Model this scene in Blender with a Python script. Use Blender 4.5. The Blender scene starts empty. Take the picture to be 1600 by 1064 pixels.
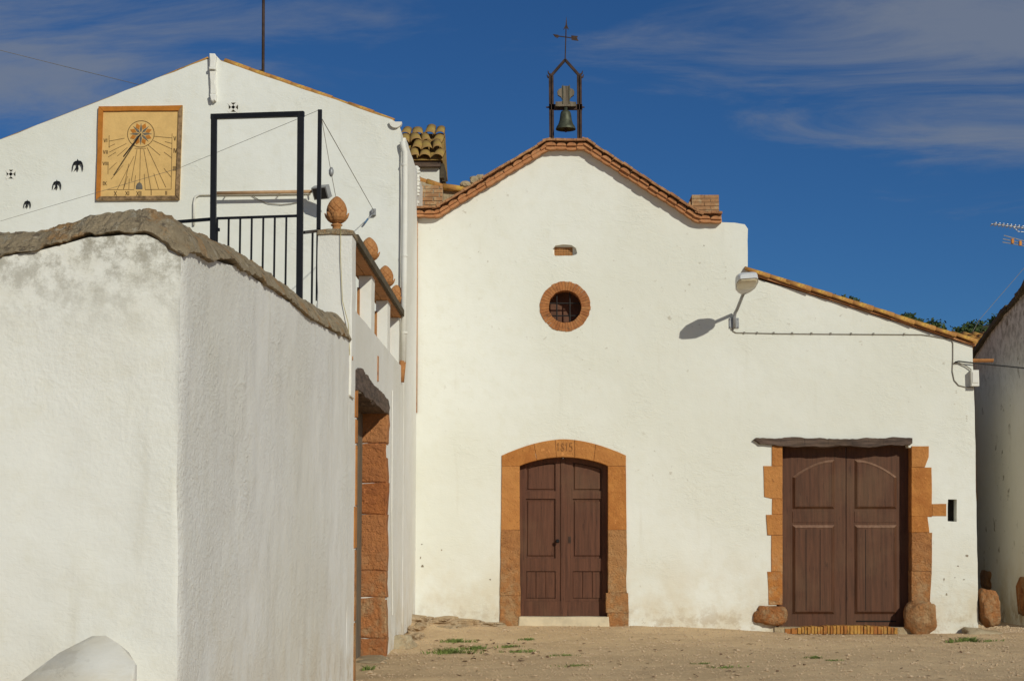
import bpy, bmesh, math, random
from mathutils import Vector, Matrix, noise
R = math.radians
random.seed(7)
S = bpy.context.scene
COL = S.collection

# ------------------------------------------------------------------ camera
FPX, EYE = 2800.0, 1.41
TH = math.atan(302 / FPX)
PS = math.atan(43 / FPX * math.cos(TH))
FW = Vector((-math.sin(PS) * math.cos(TH), math.cos(PS) * math.cos(TH), math.sin(TH)))
RT = Vector((math.cos(PS), math.sin(PS), 0))
UP = RT.cross(FW)
cd = bpy.data.cameras.new('camera')
cd.sensor_width = 36; cd.lens = FPX / 1600 * 36; cd.clip_start = 0.1; cd.clip_end = 3000
cam = bpy.data.objects.new('camera', cd); COL.objects.link(cam)
cam.matrix_world = Matrix(((RT.x, UP.x, -FW.x, 0), (RT.y, UP.y, -FW.y, 0), (RT.z, UP.z, -FW.z, EYE), (0, 0, 0, 1)))
S.camera = cam

# ------------------------------------------------------------------ sky and sun
SUN = Vector((0.62, -1.0, 0.57)).normalized()
w = bpy.data.worlds.new('World'); S.world = w; w.use_nodes = True
nt = w.node_tree; nt.nodes.clear()
def WN(t, **k):
    n = nt.nodes.new(t)
    for a, b in k.items(): setattr(n, a, b)
    return n
def wmath(op, a, b=None, clamp=False):
    n = WN('ShaderNodeMath', operation=op); n.use_clamp = clamp
    for i, v in enumerate((a, b)):
        if v is None: continue
        if isinstance(v, (int, float)): n.inputs[i].default_value = v
        else: nt.links.new(v, n.inputs[i])
    return n.outputs[0]
sky = WN('ShaderNodeTexSky', sky_type='NISHITA'); sky.sun_disc = False
sky.sun_elevation = math.asin(SUN.z); sky.sun_rotation = math.atan2(SUN.x, SUN.y)
sky.altitude = 1500; sky.air_density = 1.0; sky.dust_density = 0.0; sky.ozone_density = 8.0
tc = WN('ShaderNodeTexCoord')
sep = WN('ShaderNodeSeparateXYZ'); nt.links.new(tc.outputs['Generated'], sep.inputs[0])
zz = wmath('ADD', wmath('MAXIMUM', sep.outputs['Z'], 0.0), 0.12)
px = wmath('DIVIDE', sep.outputs['X'], zz); py = wmath('DIVIDE', sep.outputs['Y'], zz)
cmb = WN('ShaderNodeCombineXYZ')
nt.links.new(wmath('ADD', wmath('MULTIPLY', px, 0.6), wmath('MULTIPLY', py, 0.2)), cmb.inputs[0])
nt.links.new(wmath('MULTIPLY', py, 1.15), cmb.inputs[1]); cmb.inputs[2].default_value = 18.8
n1 = WN('ShaderNodeTexNoise'); n1.inputs['Scale'].default_value = 0.8; n1.inputs['Detail'].default_value = 2
n2 = WN('ShaderNodeTexNoise'); n2.inputs['Scale'].default_value = 3.2; n2.inputs['Detail'].default_value = 12; n2.inputs['Roughness'].default_value = 0.63; n2.inputs['Distortion'].default_value = 0.5
for n in (n1, n2): nt.links.new(cmb.outputs[0], n.inputs['Vector'])
ax = wmath('ABSOLUTE', wmath('ADD', px, 0.06))
side = WN('ShaderNodeMapRange'); nt.links.new(ax, side.inputs[0])
side.inputs[1].default_value = 0.08; side.inputs[2].default_value = 0.75; side.inputs[3].default_value = -0.15; side.inputs[4].default_value = 0.10
hi = WN('ShaderNodeMapRange'); nt.links.new(sep.outputs['Z'], hi.inputs[0])
hi.inputs[1].default_value = 0.14; hi.inputs[2].default_value = 0.27; hi.inputs[3].default_value = -0.22; hi.inputs[4].default_value = 0.053
cs = wmath('ADD', wmath('ADD', wmath('MULTIPLY', n1.outputs[0], 0.2), wmath('MULTIPLY', n2.outputs[0], 0.8)), wmath('ADD', side.outputs[0], hi.outputs[0]))
cm = WN('ShaderNodeMapRange', interpolation_type='SMOOTHSTEP'); nt.links.new(cs, cm.inputs[0])
cm.inputs[1].default_value = 0.43; cm.inputs[2].default_value = 0.72; cm.inputs[3].default_value = 0; cm.inputs[4].default_value = 0.78
mix = WN('ShaderNodeMix', data_type='RGBA')
nt.links.new(cm.outputs[0], mix.inputs[0]); nt.links.new(sky.outputs[0], mix.inputs[6]); mix.inputs[7].default_value = (3.7, 4.3, 5.5, 1)
tint = WN('ShaderNodeMix', data_type='RGBA', blend_type='MULTIPLY'); tint.inputs[0].default_value = 1; tint.inputs[7].default_value = (.54, .83, 1.0, 1)
nt.links.new(sky.outputs[0], tint.inputs[6]); nt.links.new(tint.outputs[2], mix.inputs[6])
bg = WN('ShaderNodeBackground'); bg.inputs[1].default_value = 0.053
wo = WN('ShaderNodeOutputWorld')
nt.links.new(mix.outputs[2], bg.inputs[0]); nt.links.new(bg.outputs[0], wo.inputs[0])
sl = bpy.data.lights.new('sun', 'SUN'); sl.energy = 3.1; sl.angle = R(0.53); sl.color = (1.0, 0.985, 0.865)
so = bpy.data.objects.new('sun', sl); COL.objects.link(so)
so.rotation_euler = (-SUN).to_track_quat('-Z', 'Y').to_euler(); so.location = (10, -10, 20)
S.view_settings.view_transform = 'Standard'; S.view_settings.look = 'None'
S.view_settings.gamma = 1; S.view_settings.exposure = -0.13
S.render.resolution_x = 1024; S.render.resolution_y = 680

# ------------------------------------------------------------------ helpers
def ray(x, y): return FW + RT * ((x - 800) / FPX) - UP * ((y - 532) / FPX)
def P(x, y, Y):                       # photo measurement at a known distance
    d = ray(x, y); t = Y / d.y
    return Vector((d.x * t, Y, EYE + d.z * t))
def PX(x, y, X):                      # photo measurement on a known side plane
    d = ray(x, y); t = X / d.x
    return Vector((X, d.y * t, EYE + d.z * t))
def XZ(pts, Y): return [(P(x, y, Y).x, P(x, y, Y).z) for x, y in pts]
def tag(o, label, cat, group=None, kind=None):
    if label: o['label'] = label
    if cat: o['category'] = cat
    if group: o['group'] = group
    if kind: o['kind'] = kind
    return o
def thing(name, label, cat, loc=(0, 0, 0), group=None):
    o = bpy.data.objects.new(name, None); COL.objects.link(o)
    o.location = loc; o.empty_display_size = .2
    return tag(o, label, cat, group)
def setparent(o, p):
    o.parent = p
    m = Matrix.Translation(p.location)
    q = p.parent
    if q is not None: m = q.matrix_parent_inverse @ m if False else m
    o.matrix_parent_inverse = Matrix.Translation(-p.location) if p.type == 'EMPTY' else Matrix.Identity(4)
class MB:
    def __init__(s): s.v = []; s.f = []; s.mi = []
    def add(s, vs, fs, mi=0):
        b = len(s.v); s.v += [tuple(v) for v in vs]
        s.f += [tuple(b + i for i in f) for f in fs]; s.mi += [mi] * len(fs); return s
    def box(s, lo, hi, mi=0, M=None):
        x0, y0, z0 = lo; x1, y1, z1 = hi
        vs = [Vector(p) for p in ((x0, y0, z0), (x1, y0, z0), (x1, y1, z0), (x0, y1, z0), (x0, y0, z1), (x1, y0, z1), (x1, y1, z1), (x0, y1, z1))]
        if M: vs = [M @ p for p in vs]
        return s.add(vs, [(3, 2, 1, 0), (4, 5, 6, 7), (0, 1, 5, 4), (1, 2, 6, 5), (2, 3, 7, 6), (3, 0, 4, 7)], mi)
    def bar(s, a, b, w, h=None, mi=0, up=(0, 0, 1)):
        a = Vector(a); b = Vector(b); h = h or w; d = (b - a).normalized(); u = Vector(up)
        if abs(d.dot(u)) > .98: u = Vector((0, 1, 0))
        sx = d.cross(u).normalized(); su = sx.cross(d)
        vs = []
        for p in (a, b):
            for i, j in ((-1, -1), (1, -1), (1, 1), (-1, 1)): vs.append(p + sx * (i * w / 2) + su * (j * h / 2))
        return s.add(vs, [(0, 1, 2, 3), (7, 6, 5, 4), (0, 4, 5, 1), (1, 5, 6, 2), (2, 6, 7, 3), (3, 7, 4, 0)], mi)
    def tube(s, pts, r, n=8, mi=0, cap=True):
        pts = [Vector(p) for p in pts]; rs = r if isinstance(r, (list, tuple)) else [r] * len(pts)
        vs = []; prev = None
        for i, p in enumerate(pts):
            d = (pts[min(i + 1, len(pts) - 1)] - pts[max(i - 1, 0)]).normalized()
            u = prev if prev is not None else (Vector((0, 0, 1)) if abs(d.z) < .95 else Vector((1, 0, 0)))
            u = (u - d * u.dot(d)).normalized(); prev = u; v = d.cross(u)
            for k in range(n):
                a = 2 * math.pi * k / n; vs.append(p + (u * math.cos(a) + v * math.sin(a)) * rs[i])
        fs = [(i * n + k, i * n + (k + 1) % n, (i + 1) * n + (k + 1) % n, (i + 1) * n + k) for i in range(len(pts) - 1) for k in range(n)]
        if cap: fs += [tuple(range(n - 1, -1, -1)), tuple((len(pts) - 1) * n + k for k in range(n))]
        return s.add(vs, fs, mi)
    def lathe(s, prof, n=20, c=(0, 0, 0), mi=0):
        c = Vector(c); vs = []; fs = []
        for r, z in prof:
            for k in range(n):
                a = 2 * math.pi * k / n; vs.append(c + Vector((r * math.cos(a), r * math.sin(a), z)))
        for i in range(len(prof) - 1):
            for k in range(n): fs.append((i * n + k, i * n + (k + 1) % n, (i + 1) * n + (k + 1) % n, (i + 1) * n + k))
        fs += [tuple(range(n - 1, -1, -1)), tuple((len(prof) - 1) * n + k for k in range(n))]
        return s.add(vs, fs, mi)
    def prism(s, poly, y0, y1, T=None, bev=0, mi=0):
        """poly in (u,v); w from y0 (front) to y1; front edge chamfered by bev"""
        T = T or (lambda u, v, w: (u, w, v)); n = len(poly)
        cu = sum(p[0] for p in poly) / n; cv = sum(p[1] for p in poly) / n
        rings = []
        if bev:
            ins = []
            for u, v in poly:
                L = max(1e-6, math.hypot(u - cu, v - cv)); k = max(0, 1 - 1.25 * bev / L); ins.append((cu + (u - cu) * k, cv + (v - cv) * k))
            sg = 1 if y1 > y0 else -1
            rings = [[T(u, v, y0) for u, v in ins], [T(u, v, y0 + sg * bev) for u, v in poly], [T(u, v, y1) for u, v in poly]]
        else: rings = [[T(u, v, y0) for u, v in poly], [T(u, v, y1) for u, v in poly]]
        vs = [p for r_ in rings for p in r_]; fs = [tuple(range(n))]
        for k in range(len(rings) - 1):
            for i in range(n): fs.append((k * n + (i + 1) % n, k * n + i, (k + 1) * n + i, (k + 1) * n + (i + 1) % n))
        fs.append(tuple(len(vs) - 1 - i for i in range(n)))
        return s.add(vs, fs, mi)
    def mesh(s, name, mats, smooth=False):
        me = bpy.data.meshes.new(name); me.from_pydata(s.v, [], s.f)
        for m in (mats if isinstance(mats, (list, tuple)) else [mats]): me.materials.append(m)
        if any(s.mi): me.polygons.foreach_set('material_index', s.mi)
        bm = bmesh.new(); bm.from_mesh(me); bmesh.ops.recalc_face_normals(bm, faces=bm.faces)
        bm.to_mesh(me); bm.free()
        if smooth: me.polygons.foreach_set('use_smooth', [True] * len(me.polygons))
        me.update(); return me
    def build(s, name, mats, parent=None, smooth=False):
        return link(name, s.mesh(name, mats, smooth), parent)
def link(name, me, parent=None, loc=None, rot=None, scale=None):
    o = bpy.data.objects.new(name, me); COL.objects.link(o)
    if parent is not None: setparent(o, parent)
    if loc is not None: o.location = loc
    if rot is not None: o.rotation_euler = rot
    if scale is not None: o.scale = scale
    return o
def jitter(poly, step=.12, amp=.006, seed=0, closed=True):
    out = []; n = len(poly); rr = random.Random(seed)
    for i in range(n if closed else n - 1):
        a = Vector(poly[i]).to_2d() if len(poly[i]) > 2 else Vector(poly[i]); b = Vector(poly[(i + 1) % n])
        L = (b - a).length; k = max(1, int(L / step))
        for j in range(k):
            p = a.lerp(b, j / k)
            nz = noise.noise_vector(Vector((p.x * 3.1 + seed, p.y * 3.1, seed * 1.7)))
            out.append((p.x + nz.x * amp * 1.4 + rr.uniform(-1, 1) * amp * .35, p.y + nz.y * amp * 1.4 + rr.uniform(-1, 1) * amp * .35))
    return out
def slab(name, outer, holes, w0, w1, mat, parent, T=None):
    """solid wall: outline with real openings, between w0 (front) and w1"""
    T = T or (lambda u, v, w: (u, w, v))
    bm = bmesh.new(); loops = []; edges = []
    for lp in [outer] + holes:
        vs = [bm.verts.new((u, v, 0)) for u, v in lp]; loops.append(vs)
        for i in range(len(vs)): edges.append(bm.edges.new((vs[i], vs[(i + 1) % len(vs)])))
    bmesh.ops.triangle_fill(bm, edges=edges, use_beauty=True, use_dissolve=False, normal=(0, 0, 1))
    bm.verts.index_update()
    V = [v.co.copy() for v in bm.verts]; n = len(V); F = [tuple(v.index for v in f.verts) for f in bm.faces]
    E = [[v.index for v in lp] for lp in loops]; bm.free()
    m = MB(); vs = [T(p.x, p.y, w0) for p in V] + [T(p.x, p.y, w1) for p in V]
    fs = F + [tuple(i + n for i in reversed(f)) for f in F]
    for lp in E:
        for i in range(len(lp)): a, b = lp[i], lp[(i + 1) % len(lp)]; fs.append((a, b, b + n, a + n))
    m.add(vs, fs)
    return m.build(name, mat, parent)
def boulder(c, sx, sy, sz, seed, amp=.16, sub=3, flat=None):
    bm = bmesh.new(); bmesh.ops.create_icosphere(bm, subdivisions=sub, radius=1)
    br = random.Random(seed * 13 + 1); planes = [(Vector((br.gauss(0, 1), br.gauss(0, 1), br.gauss(0, 1))).normalized(), br.uniform(.92, 1.12)) for _ in range(11)]
    for v in bm.verts:
        d = v.co.normalized()
        k = 1 + amp * noise.noise(d * 1.3 + Vector((seed, 0, 0))) * 1.6 + amp * .6 * noise.noise(d * 3.7 + Vector((0, seed, 0))) + amp * .3 * noise.noise(d * 9 + Vector((seed, seed, 0)))
        q = Vector([math.copysign(abs(t) ** .66, t) for t in d]) * k
        for pn_, pd_ in planes:
            e_ = q.dot(pn_) - pd_
            if e_ > 0: q -= pn_ * e_ * .85
        v.co = Vector((q.x * sx + c[0], q.y * sy + c[1], q.z * sz + c[2]))
    m = MB(); bm.verts.index_update()
    m.add([v.co for v in bm.verts], [tuple(v.index for v in f.verts) for f in bm.faces]); bm.free()
    return m
def arc(cx, cz, r, a0, a1, n): return [(cx + r * math.cos(R(a0 + (a1 - a0) * i / n)), cz + r * math.sin(R(a0 + (a1 - a0) * i / n))) for i in range(n + 1)]

# ------------------------------------------------------------------ materials
class NB:
    def __init__(s, name):
        s.m = bpy.data.materials.new(name); s.m.use_nodes = True; s.t = s.m.node_tree
        s.b = s.t.nodes['Principled BSDF']; s.b.inputs['Specular IOR Level'].default_value = .25
        s.tc = s.n('ShaderNodeTexCoord'); s.co = s.tc.outputs['Object']
        s.nrm = None
    def n(s, t, **k):
        q = s.t.nodes.new(t)
        for a, b in k.items(): setattr(q, a, b)
        return q
    def L(s, a, b): s.t.links.new(a, b)
    def mapping(s, sc):
        q = s.n('ShaderNodeMapping'); q.inputs['Scale'].default_value = sc; s.L(s.co, q.inputs[0]); return q.outputs[0]
    def noise(s, scale, detail=4, rough=.55, dist=0, sc=None):
        q = s.n('ShaderNodeTexNoise'); q.inputs['Scale'].default_value = scale; q.inputs['Detail'].default_value = detail
        q.inputs['Roughness'].default_value = rough; q.inputs['Distortion'].default_value = dist
        s.L(s.mapping(sc) if sc else s.co, q.inputs['Vector']); return q.outputs[0]
    def ramp(s, v, a, b, lo=0, hi=1):
        q = s.n('ShaderNodeMapRange', interpolation_type='SMOOTHSTEP'); s.L(v, q.inputs[0])
        for i, x in enumerate((a, b, lo, hi)): q.inputs[i + 1].default_value = x
        return q.outputs[0]
    def math(s, op, a, b):
        q = s.n('ShaderNodeMath', operation=op)
        for i, v in enumerate((a, b)):
            if isinstance(v, (int, float)): q.inputs[i].default_value = v
            else: s.L(v, q.inputs[i])
        return q.outputs[0]
    def mix(s, f, a, b, mode='MIX'):
        q = s.n('ShaderNodeMix', data_type='RGBA', blend_type=mode)
        if isinstance(f, (int, float)): q.inputs[0].default_value = f
        else: s.L(f, q.inputs[0])
        for i, v in ((6, a), (7, b)):
            if isinstance(v, tuple): q.inputs[i].default_value = (*v, 1) if len(v) == 3 else v
            else: s.L(v, q.inputs[i])
        return q.outputs[2]
    def bump(s, h, dist, strength=1):
        q = s.n('ShaderNodeBump'); q.inputs['Distance'].default_value = dist; q.inputs['Strength'].default_value = strength
        s.L(h, q.inputs['Height'])
        if s.nrm is not None: s.L(s.nrm, q.inputs['Normal'])
        s.nrm = q.outputs[0]; return s
    def rnd(s): return s.n('ShaderNodeObjectInfo').outputs['Random']
    def z(s):
        q = s.n('ShaderNodeSeparateXYZ'); s.L(s.co, q.inputs[0]); return q.outputs['Z']
    def done(s, col, rough=.85, metal=0):
        if isinstance(col, tuple): s.b.inputs['Base Color'].default_value = (*col, 1)
        else: s.L(col, s.b.inputs['Base Color'])
        if isinstance(rough, (int, float)): s.b.inputs['Roughness'].default_value = rough
        else: s.L(rough, s.b.inputs['Roughness'])
        s.b.inputs['Metallic'].default_value = metal
        if s.nrm is not None: s.L(s.nrm, s.b.inputs['Normal'])
        return s.m

def plaster(name, base, dirt=.7, rough=0.0, chips=.0, topz=None, peel=False, und=.035, chipdots=0):
    b = NB(name)
    c = b.mix(b.ramp(b.noise(.45, 3), .35, .7), base, tuple(x * k for x, k in zip(base, (.93, .92, .88))))
    c = b.mix(b.ramp(b.noise(6, 6, .6), .45, .75, 0, .55), c, tuple(x * k for x, k in zip(base, (.92, .90, .84))))
    # rain streaks
    st = b.ramp(b.noise(1, 5, .6, 0, (5, 5, .35)), .58, .78, 0, .42)
    c = b.mix(st, c, (.60, .56, .45))
    zz = b.z()
    low = b.math('MULTIPLY', b.ramp(zz, 1.5, -.1), b.ramp(b.noise(1.6, 6, .65), .36, .68))
    c = b.mix(b.math('MULTIPLY', low, dirt), c, (.60, .49, .31))
    low2 = b.math('MULTIPLY', b.ramp(zz, .55, -.1), b.ramp(b.noise(4, 6, .7), .46, .62))
    c = b.mix(b.math('MULTIPLY', low2, dirt), c, (.42, .31, .18))
    # small chips and specks
    ch = b.ramp(b.noise(9, 3, .6), .755, .775, 0, .45)
    c = b.mix(ch, c, (.40, .34, .25))
    if chips:
        k = b.math('MULTIPLY', b.ramp(b.noise(3.3, 5, .65), .60, .64), b.ramp(b.noise(.9, 2), .44, .6))
        c = b.mix(b.math('MULTIPLY', k, chips), c, (.30, .25, .18))
    if chipdots:
        k = b.math('MULTIPLY', b.ramp(b.noise(7, 5, .65), .63, .66), b.ramp(b.noise(.5, 2), .47, .6))
        c = b.mix(b.math('MULTIPLY', k, chipdots), c, (.40, .34, .25))
    if topz is not None:
        k = b.math('MULTIPLY', b.ramp(zz, topz[0], topz[1]), b.ramp(b.noise(7, 7, .75), .42, .62))
        c = b.mix(b.math('MULTIPLY', k, .8), c, (.24, .21, .15))
    if peel:
        k = b.math('MULTIPLY', b.ramp(zz, .72, .45), b.ramp(b.noise(2.6, 5, .6), .52, .54))
        q = b.n('ShaderNodeSeparateXYZ'); b.L(b.co, q.inputs[0])
        k = b.math('MULTIPLY', k, b.ramp(q.outputs['X'], -2.78, -2.86))
        c = b.mix(k, c, (.29, .235, .155)); b.bump(k, -.006)
    b.bump(b.noise(.9, 3), und, .8)
    b.bump(b.noise(3.5, 4, .55), .012, .6)
    b.bump(b.noise(9, 4, .6, 1.5, (1, 1, 2.2)), .0035, .6)
    # trowel creases: thin wandering lines, in patches
    for sc_, dd in ((1.5, .0035), (3.7, .002)):
        ln = b.math('ABSOLUTE', b.math('SUBTRACT', b.noise(sc_, 5, .62, .4, (1, 1, 2.0)), .5), 0)
        b.bump(b.math('MULTIPLY', b.ramp(ln, .0, .05, 1, 0), b.ramp(b.noise(.9, 3), .45, .7)), dd, .7)
    b.bump(b.noise(45, 3, .6), .0011 + rough * .6, .8)
    if rough:
        b.bump(b.math('MULTIPLY', b.noise(30, 5, .65), b.ramp(b.noise(.8, 3), .38, .62, .15, 1)), .004 + rough * 3.2, .9)
    return b.done(c, .92)
M = {}
WH = (.79, .785, .715)
M['facade'] = plaster('chapel_whitewash', WH, .6, chips=.0, chipdots=.5)
M['house'] = plaster('house_whitewash', (.78, .778, .72), .0)
M['side'] = plaster('terrace_whitewash', (.78, .765, .72), .5, rough=.0012, und=.04)
M['fore'] = plaster('boundary_whitewash', (.78, .77, .71), .35, rough=.0005, topz=(2.35, 3.1), peel=True)
M['foreside'] = plaster('boundary_side_whitewash', (.78, .765, .72), .4, rough=.0038, und=.03)
M['shadewall'] = plaster('old_whitewash', (.78, .74, .66), .9, chips=.9, topz=(3.3, 5.4))
M['block'] = plaster('post_whitewash', (.80, .77, .70), .9, chips=.25)
M['white'] = plaster('painted_white', (.78, .76, .70), 0)

def stone(name, c1, c2, c3, sc=6, bump=.01, rnd=.5):
    b = NB(name)
    c = b.mix(b.ramp(b.noise(sc, 6, .6), .3, .7), c1, c2)
    c = b.mix(b.math('MULTIPLY', b.rnd(), rnd), c, c3)
    c = b.mix(b.ramp(b.noise(sc * 3, 5, .7), .60, .70, 0, .55), c, tuple(min(1, x * 1.7 + .04) for x in c1))
    c = b.mix(b.ramp(b.noise(sc * 5, 3, .6), .66, .74, 0, .7), c, tuple(x * .35 for x in c2))
    low = b.math('MULTIPLY', b.ramp(b.z(), 1.5, .2), b.ramp(b.noise(5, 6, .7), .42, .66))
    c = b.mix(b.math('MULTIPLY', low, .75), c, (.50, .34, .18))
    b.bump(low, -.012)
    b.bump(b.noise(sc, 6, .6), bump * 2); b.bump(b.noise(sc * 6, 4, .65), bump * .8)
    return b.done(c, .9)
M['ochre'] = stone('orange_sandstone', (.49, .20, .05), (.37, .13, .03), (.54, .25, .08), 4, .02, .6)
M['ochre2'] = stone('weathered_sandstone', (.47, .20, .065), (.33, .125, .04), (.50, .27, .11), 7, .035, .6)
M['redstone'] = stone('red_sandstone', (.44, .15, .042), (.30, .095, .03), (.50, .24, .10), 6, .035, .6)
M['boulder'] = stone('red_boulder', (.46, .175, .05), (.25, .085, .024), (.48, .27, .12), 6, .04, .5)
M['palestone'] = stone('pale_limestone', (.46, .36, .22), (.34, .26, .16), (.50, .42, .28), 6, .02)
b = NB('coping_mortar')
c = b.mix(b.ramp(b.noise(5, 6, .65), .3, .7), (.54, .425, .275), (.37, .285, .18))
c = b.mix(b.ramp(b.noise(3.6, 5, .65), .53, .63, 0, .85), c, (.52, .30, .13))
c = b.mix(b.ramp(b.noise(13, 6, .75), .54, .64, 0, .75), c, (.14, .11, .08))
c = b.mix(b.ramp(b.noise(11, 6, .75), .55, .64, 0, .7), c, (.62, .55, .42))
b.bump(b.noise(9, 7, .75), .07); b.bump(b.noise(38, 6, .75), .025)
M['mortar'] = b.done(c, .95)
M['rock'] = stone('bedrock', (.52, .40, .25), (.38, .29, .19), (.54, .36, .20), 4, .03)

def tile(name, c1, c2, lichen=.5, lc=(.42, .27, .04)):
    b = NB(name)
    c = b.mix(b.rnd(), c1, c2)
    c = b.mix(b.ramp(b.noise(9, 6, .7), .35, .75, 0, .6), c, tuple(x * .5 for x in c2))
    c = b.mix(b.ramp(b.noise(6, 6, .7), .5, .62, 0, lichen), c, lc)
    c = b.mix(b.ramp(b.noise(14, 5, .7), .6, .68, 0, .6), c, (.06, .045, .03))
    b.bump(b.noise(25, 5, .6), .006)
    return b.done(c, .9)
M['tile'] = tile('cornice_terracotta', (.52, .24, .105), (.44, .185, .075), .35, (.52, .34, .17))
M['tile_top'] = tile('cornice_weathered', (.46, .24, .11), (.36, .17, .08), .6, (.42, .31, .17))
M['rooftile'] = tile('lichen_tile', (.54, .27, .075), (.44, .20, .06), .85, (.60, .36, .07))
M['oldtile'] = tile('mossy_tile', (.40, .24, .09), (.36, .22, .07), .7, (.42, .29, .07))
M['terracotta'] = tile('terracotta', (.50, .23, .085), (.44, .19, .065), .2, (.44, .30, .14))
M['brick'] = tile('red_brick', (.46, .25, .12), (.40, .21, .10), .7, (.50, .38, .22))
M['ringbrick'] = tile('oculus_brick', (.46, .19, .065), (.37, .14, .05), .3, (.50, .28, .12))
M['stepbrick'] = tile('yellow_brick', (.52, .27, .06), (.40, .15, .04), .5, (.54, .34, .09))
M['mossrail'] = tile('mossy_rail', (.11, .085, .05), (.09, .07, .045), .4, (.17, .13, .08))

def wood(name, c1, c2, sc=(22, 22, 1.2), gray=.0, rough=.6, bd=.004):
    b = NB(name)
    g = b.noise(1, 6, .65, .3, sc)
    c = b.mix(b.ramp(g, .3, .7), c1, c2)
    c = b.mix(b.ramp(b.noise(1, 4, .6, 0, (30, 30, 4)), .60, .70, 0, .55), c, tuple(x * .45 for x in c2))
    c = b.mix(b.ramp(b.noise(1.2, 4, .6), .45, .72, 0, .22 + gray), c, (.20, .125, .065))
    b.bump(g, bd)
    return b.done(c, rough)
M['door'] = wood('brown_door_paint', (.136, .054, .029), (.080, .032, .017))
M['door2'] = wood('garage_door_paint', (.124, .051, .026), (.075, .032, .016))
M['chamfer_highlight'] = wood('door_highlight_paint', (.27, .16, .105), (.19, .10, .062))  # lighter door colour, a painted highlight for the panels' top chamfers
M['beam'] = wood('old_timber', (.15, .10, .075), (.055, .038, .03), (3, 25, 25), .1, .85, .02)
M['beamY'] = wood('old_timber_along', (.16, .11, .085), (.05, .035, .028), (25, 3, 25), .1, .85, .02)
M['greywood'] = wood('grey_timber', (.22, .18, .13), (.10, .08, .055), (18, 18, 2), .0, .8)
def plain(name, c, rough=.6, metal=0, var=.25, sc=12, bump=.001):
    b = NB(name)
    k = b.mix(b.ramp(b.noise(sc, 5, .65), .35, .7), c, tuple(x * (1 - var) for x in c))
    b.bump(b.noise(sc * 3, 3), bump)
    return b.done(k, rough, metal)
M['chip'] = plain('bare_render', (.34, .28, .20), .95, 0, .4, 20)
M['cream'] = plain('cream_step', (.66, .56, .39), .9, 0, .2, 5, .004)
M['black'] = plain('black_paint', (.012, .012, .014), .42)
M['iron'] = plain('rusty_iron', (.075, .045, .032), .75, .2, .5, 9)
M['grille'] = plain('dark_iron', (.03, .026, .024), .6, .2)
M['bronze'] = plain('weathered_bronze', (.10, .105, .07), .55, .5, .45, 14)
M['galv'] = plain('galvanised_steel', (.36, .36, .36), .5, .4, .2)
M['lamp'] = plain('lamp_housing', (.62, .62, .62), .45, .0, .08)
M['cable'] = plain('grey_cable', (.30, .27, .22), .7)
M['blackcable'] = plain('black_cable', (.03, .03, .03), .6)
M['copper'] = plain('wooden_pole', (.52, .32, .17), .7, 0, .2)
M['dark'] = plain('dark_void', (.02, .016, .013), .9)
M['shutter'] = plain('brown_shutter', (.16, .075, .045), .8, 0, .4, 5)
M['mortarline'] = plain('lime_mortar', (.45, .37, .25), .95)
M['alu'] = plain('aluminium', (.62, .62, .62), .35, .6)
M['orange'] = plain('orange_plastic', (.70, .26, .03), .5)
M['panelochre'] = plain('sundial_ochre', (.74, .475, .18), .9, 0, .13, 6, .004)
M['frameorange'] = plain('sundial_orange', (.52, .19, .03), .9, 0, .2, 8, .004)
M['frameold'] = plain('sundial_worn', (.36, .23, .12), .95, 0, .65, 12, .006)
M['ink'] = plain('sundial_ink', (.21, .13, .055), .9)
M['inkdark'] = plain('sundial_grey', (.17, .15, .12), .9)
M['yellowcable'] = plain('yellow_cable', (.50, .42, .20), .7)
M['blue'] = plain('blue_rope', (.12, .22, .36), .7)
b = NB('lamp_glass'); b.b.inputs['Coat Weight'].default_value = .3
M['lens'] = b.done(b.mix(b.ramp(b.noise(9, 4), .4, .7), (.60, .52, .36), (.48, .40, .26)), .3)
b = NB('leaf'); M['leaf'] = b.done(b.mix(b.noise(.8, 4), (.035, .060, .016), (.06, .085, .025)), .7)
b = NB('grass_blade'); M['grass'] = b.done(b.mix(b.noise(6, 3), (.10, .17, .03), (.24, .26, .08)), .75)
b = NB('dead_leaf'); M['deadleaf'] = b.done(b.mix(b.noise(4, 3), (.20, .10, .05), (.10, .06, .035)), .85)
b = NB('bark'); M['bark'] = b.done(b.mix(b.noise(8, 4), (.16, .11, .07), (.08, .055, .04)), .9)
b = NB('sand')
c = b.mix(b.ramp(b.noise(.5, 5, .65, .6, (.6, 1.4, 1)), .36, .66), (.68, .485, .275), (.55, .385, .212))
c = b.mix(b.ramp(b.noise(2.2, 6, .65, 0, (1, .45, 1)), .42, .72, 0, .55), c, (.45, .31, .18))
c = b.mix(b.ramp(b.noise(40, 4, .7), .52, .70, 0, .6), c, (.72, .57, .38))
c = b.mix(b.ramp(b.noise(30, 4, .7), .58, .70, 0, .6), c, (.30, .20, .12))
b.bump(b.noise(3, 5, .6), .03); b.bump(b.noise(28, 5, .7), .009); b.bump(b.noise(90, 3), .005)
M['sand'] = b.done(c, .95)
b = NB('hillside'); c = b.mix(b.ramp(b.noise(.06, 6, .6), .42, .60), (.10, .095, .05), (.26, .22, .15)); b.bump(b.noise(.3, 5), .6); M['hill'] = b.done(c, .95)
b = NB('pebble'); M['pebble'] = b.done(b.mix(b.noise(3.7, 2), (.66, .50, .33), (.40, .28, .17)), .9)

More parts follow.
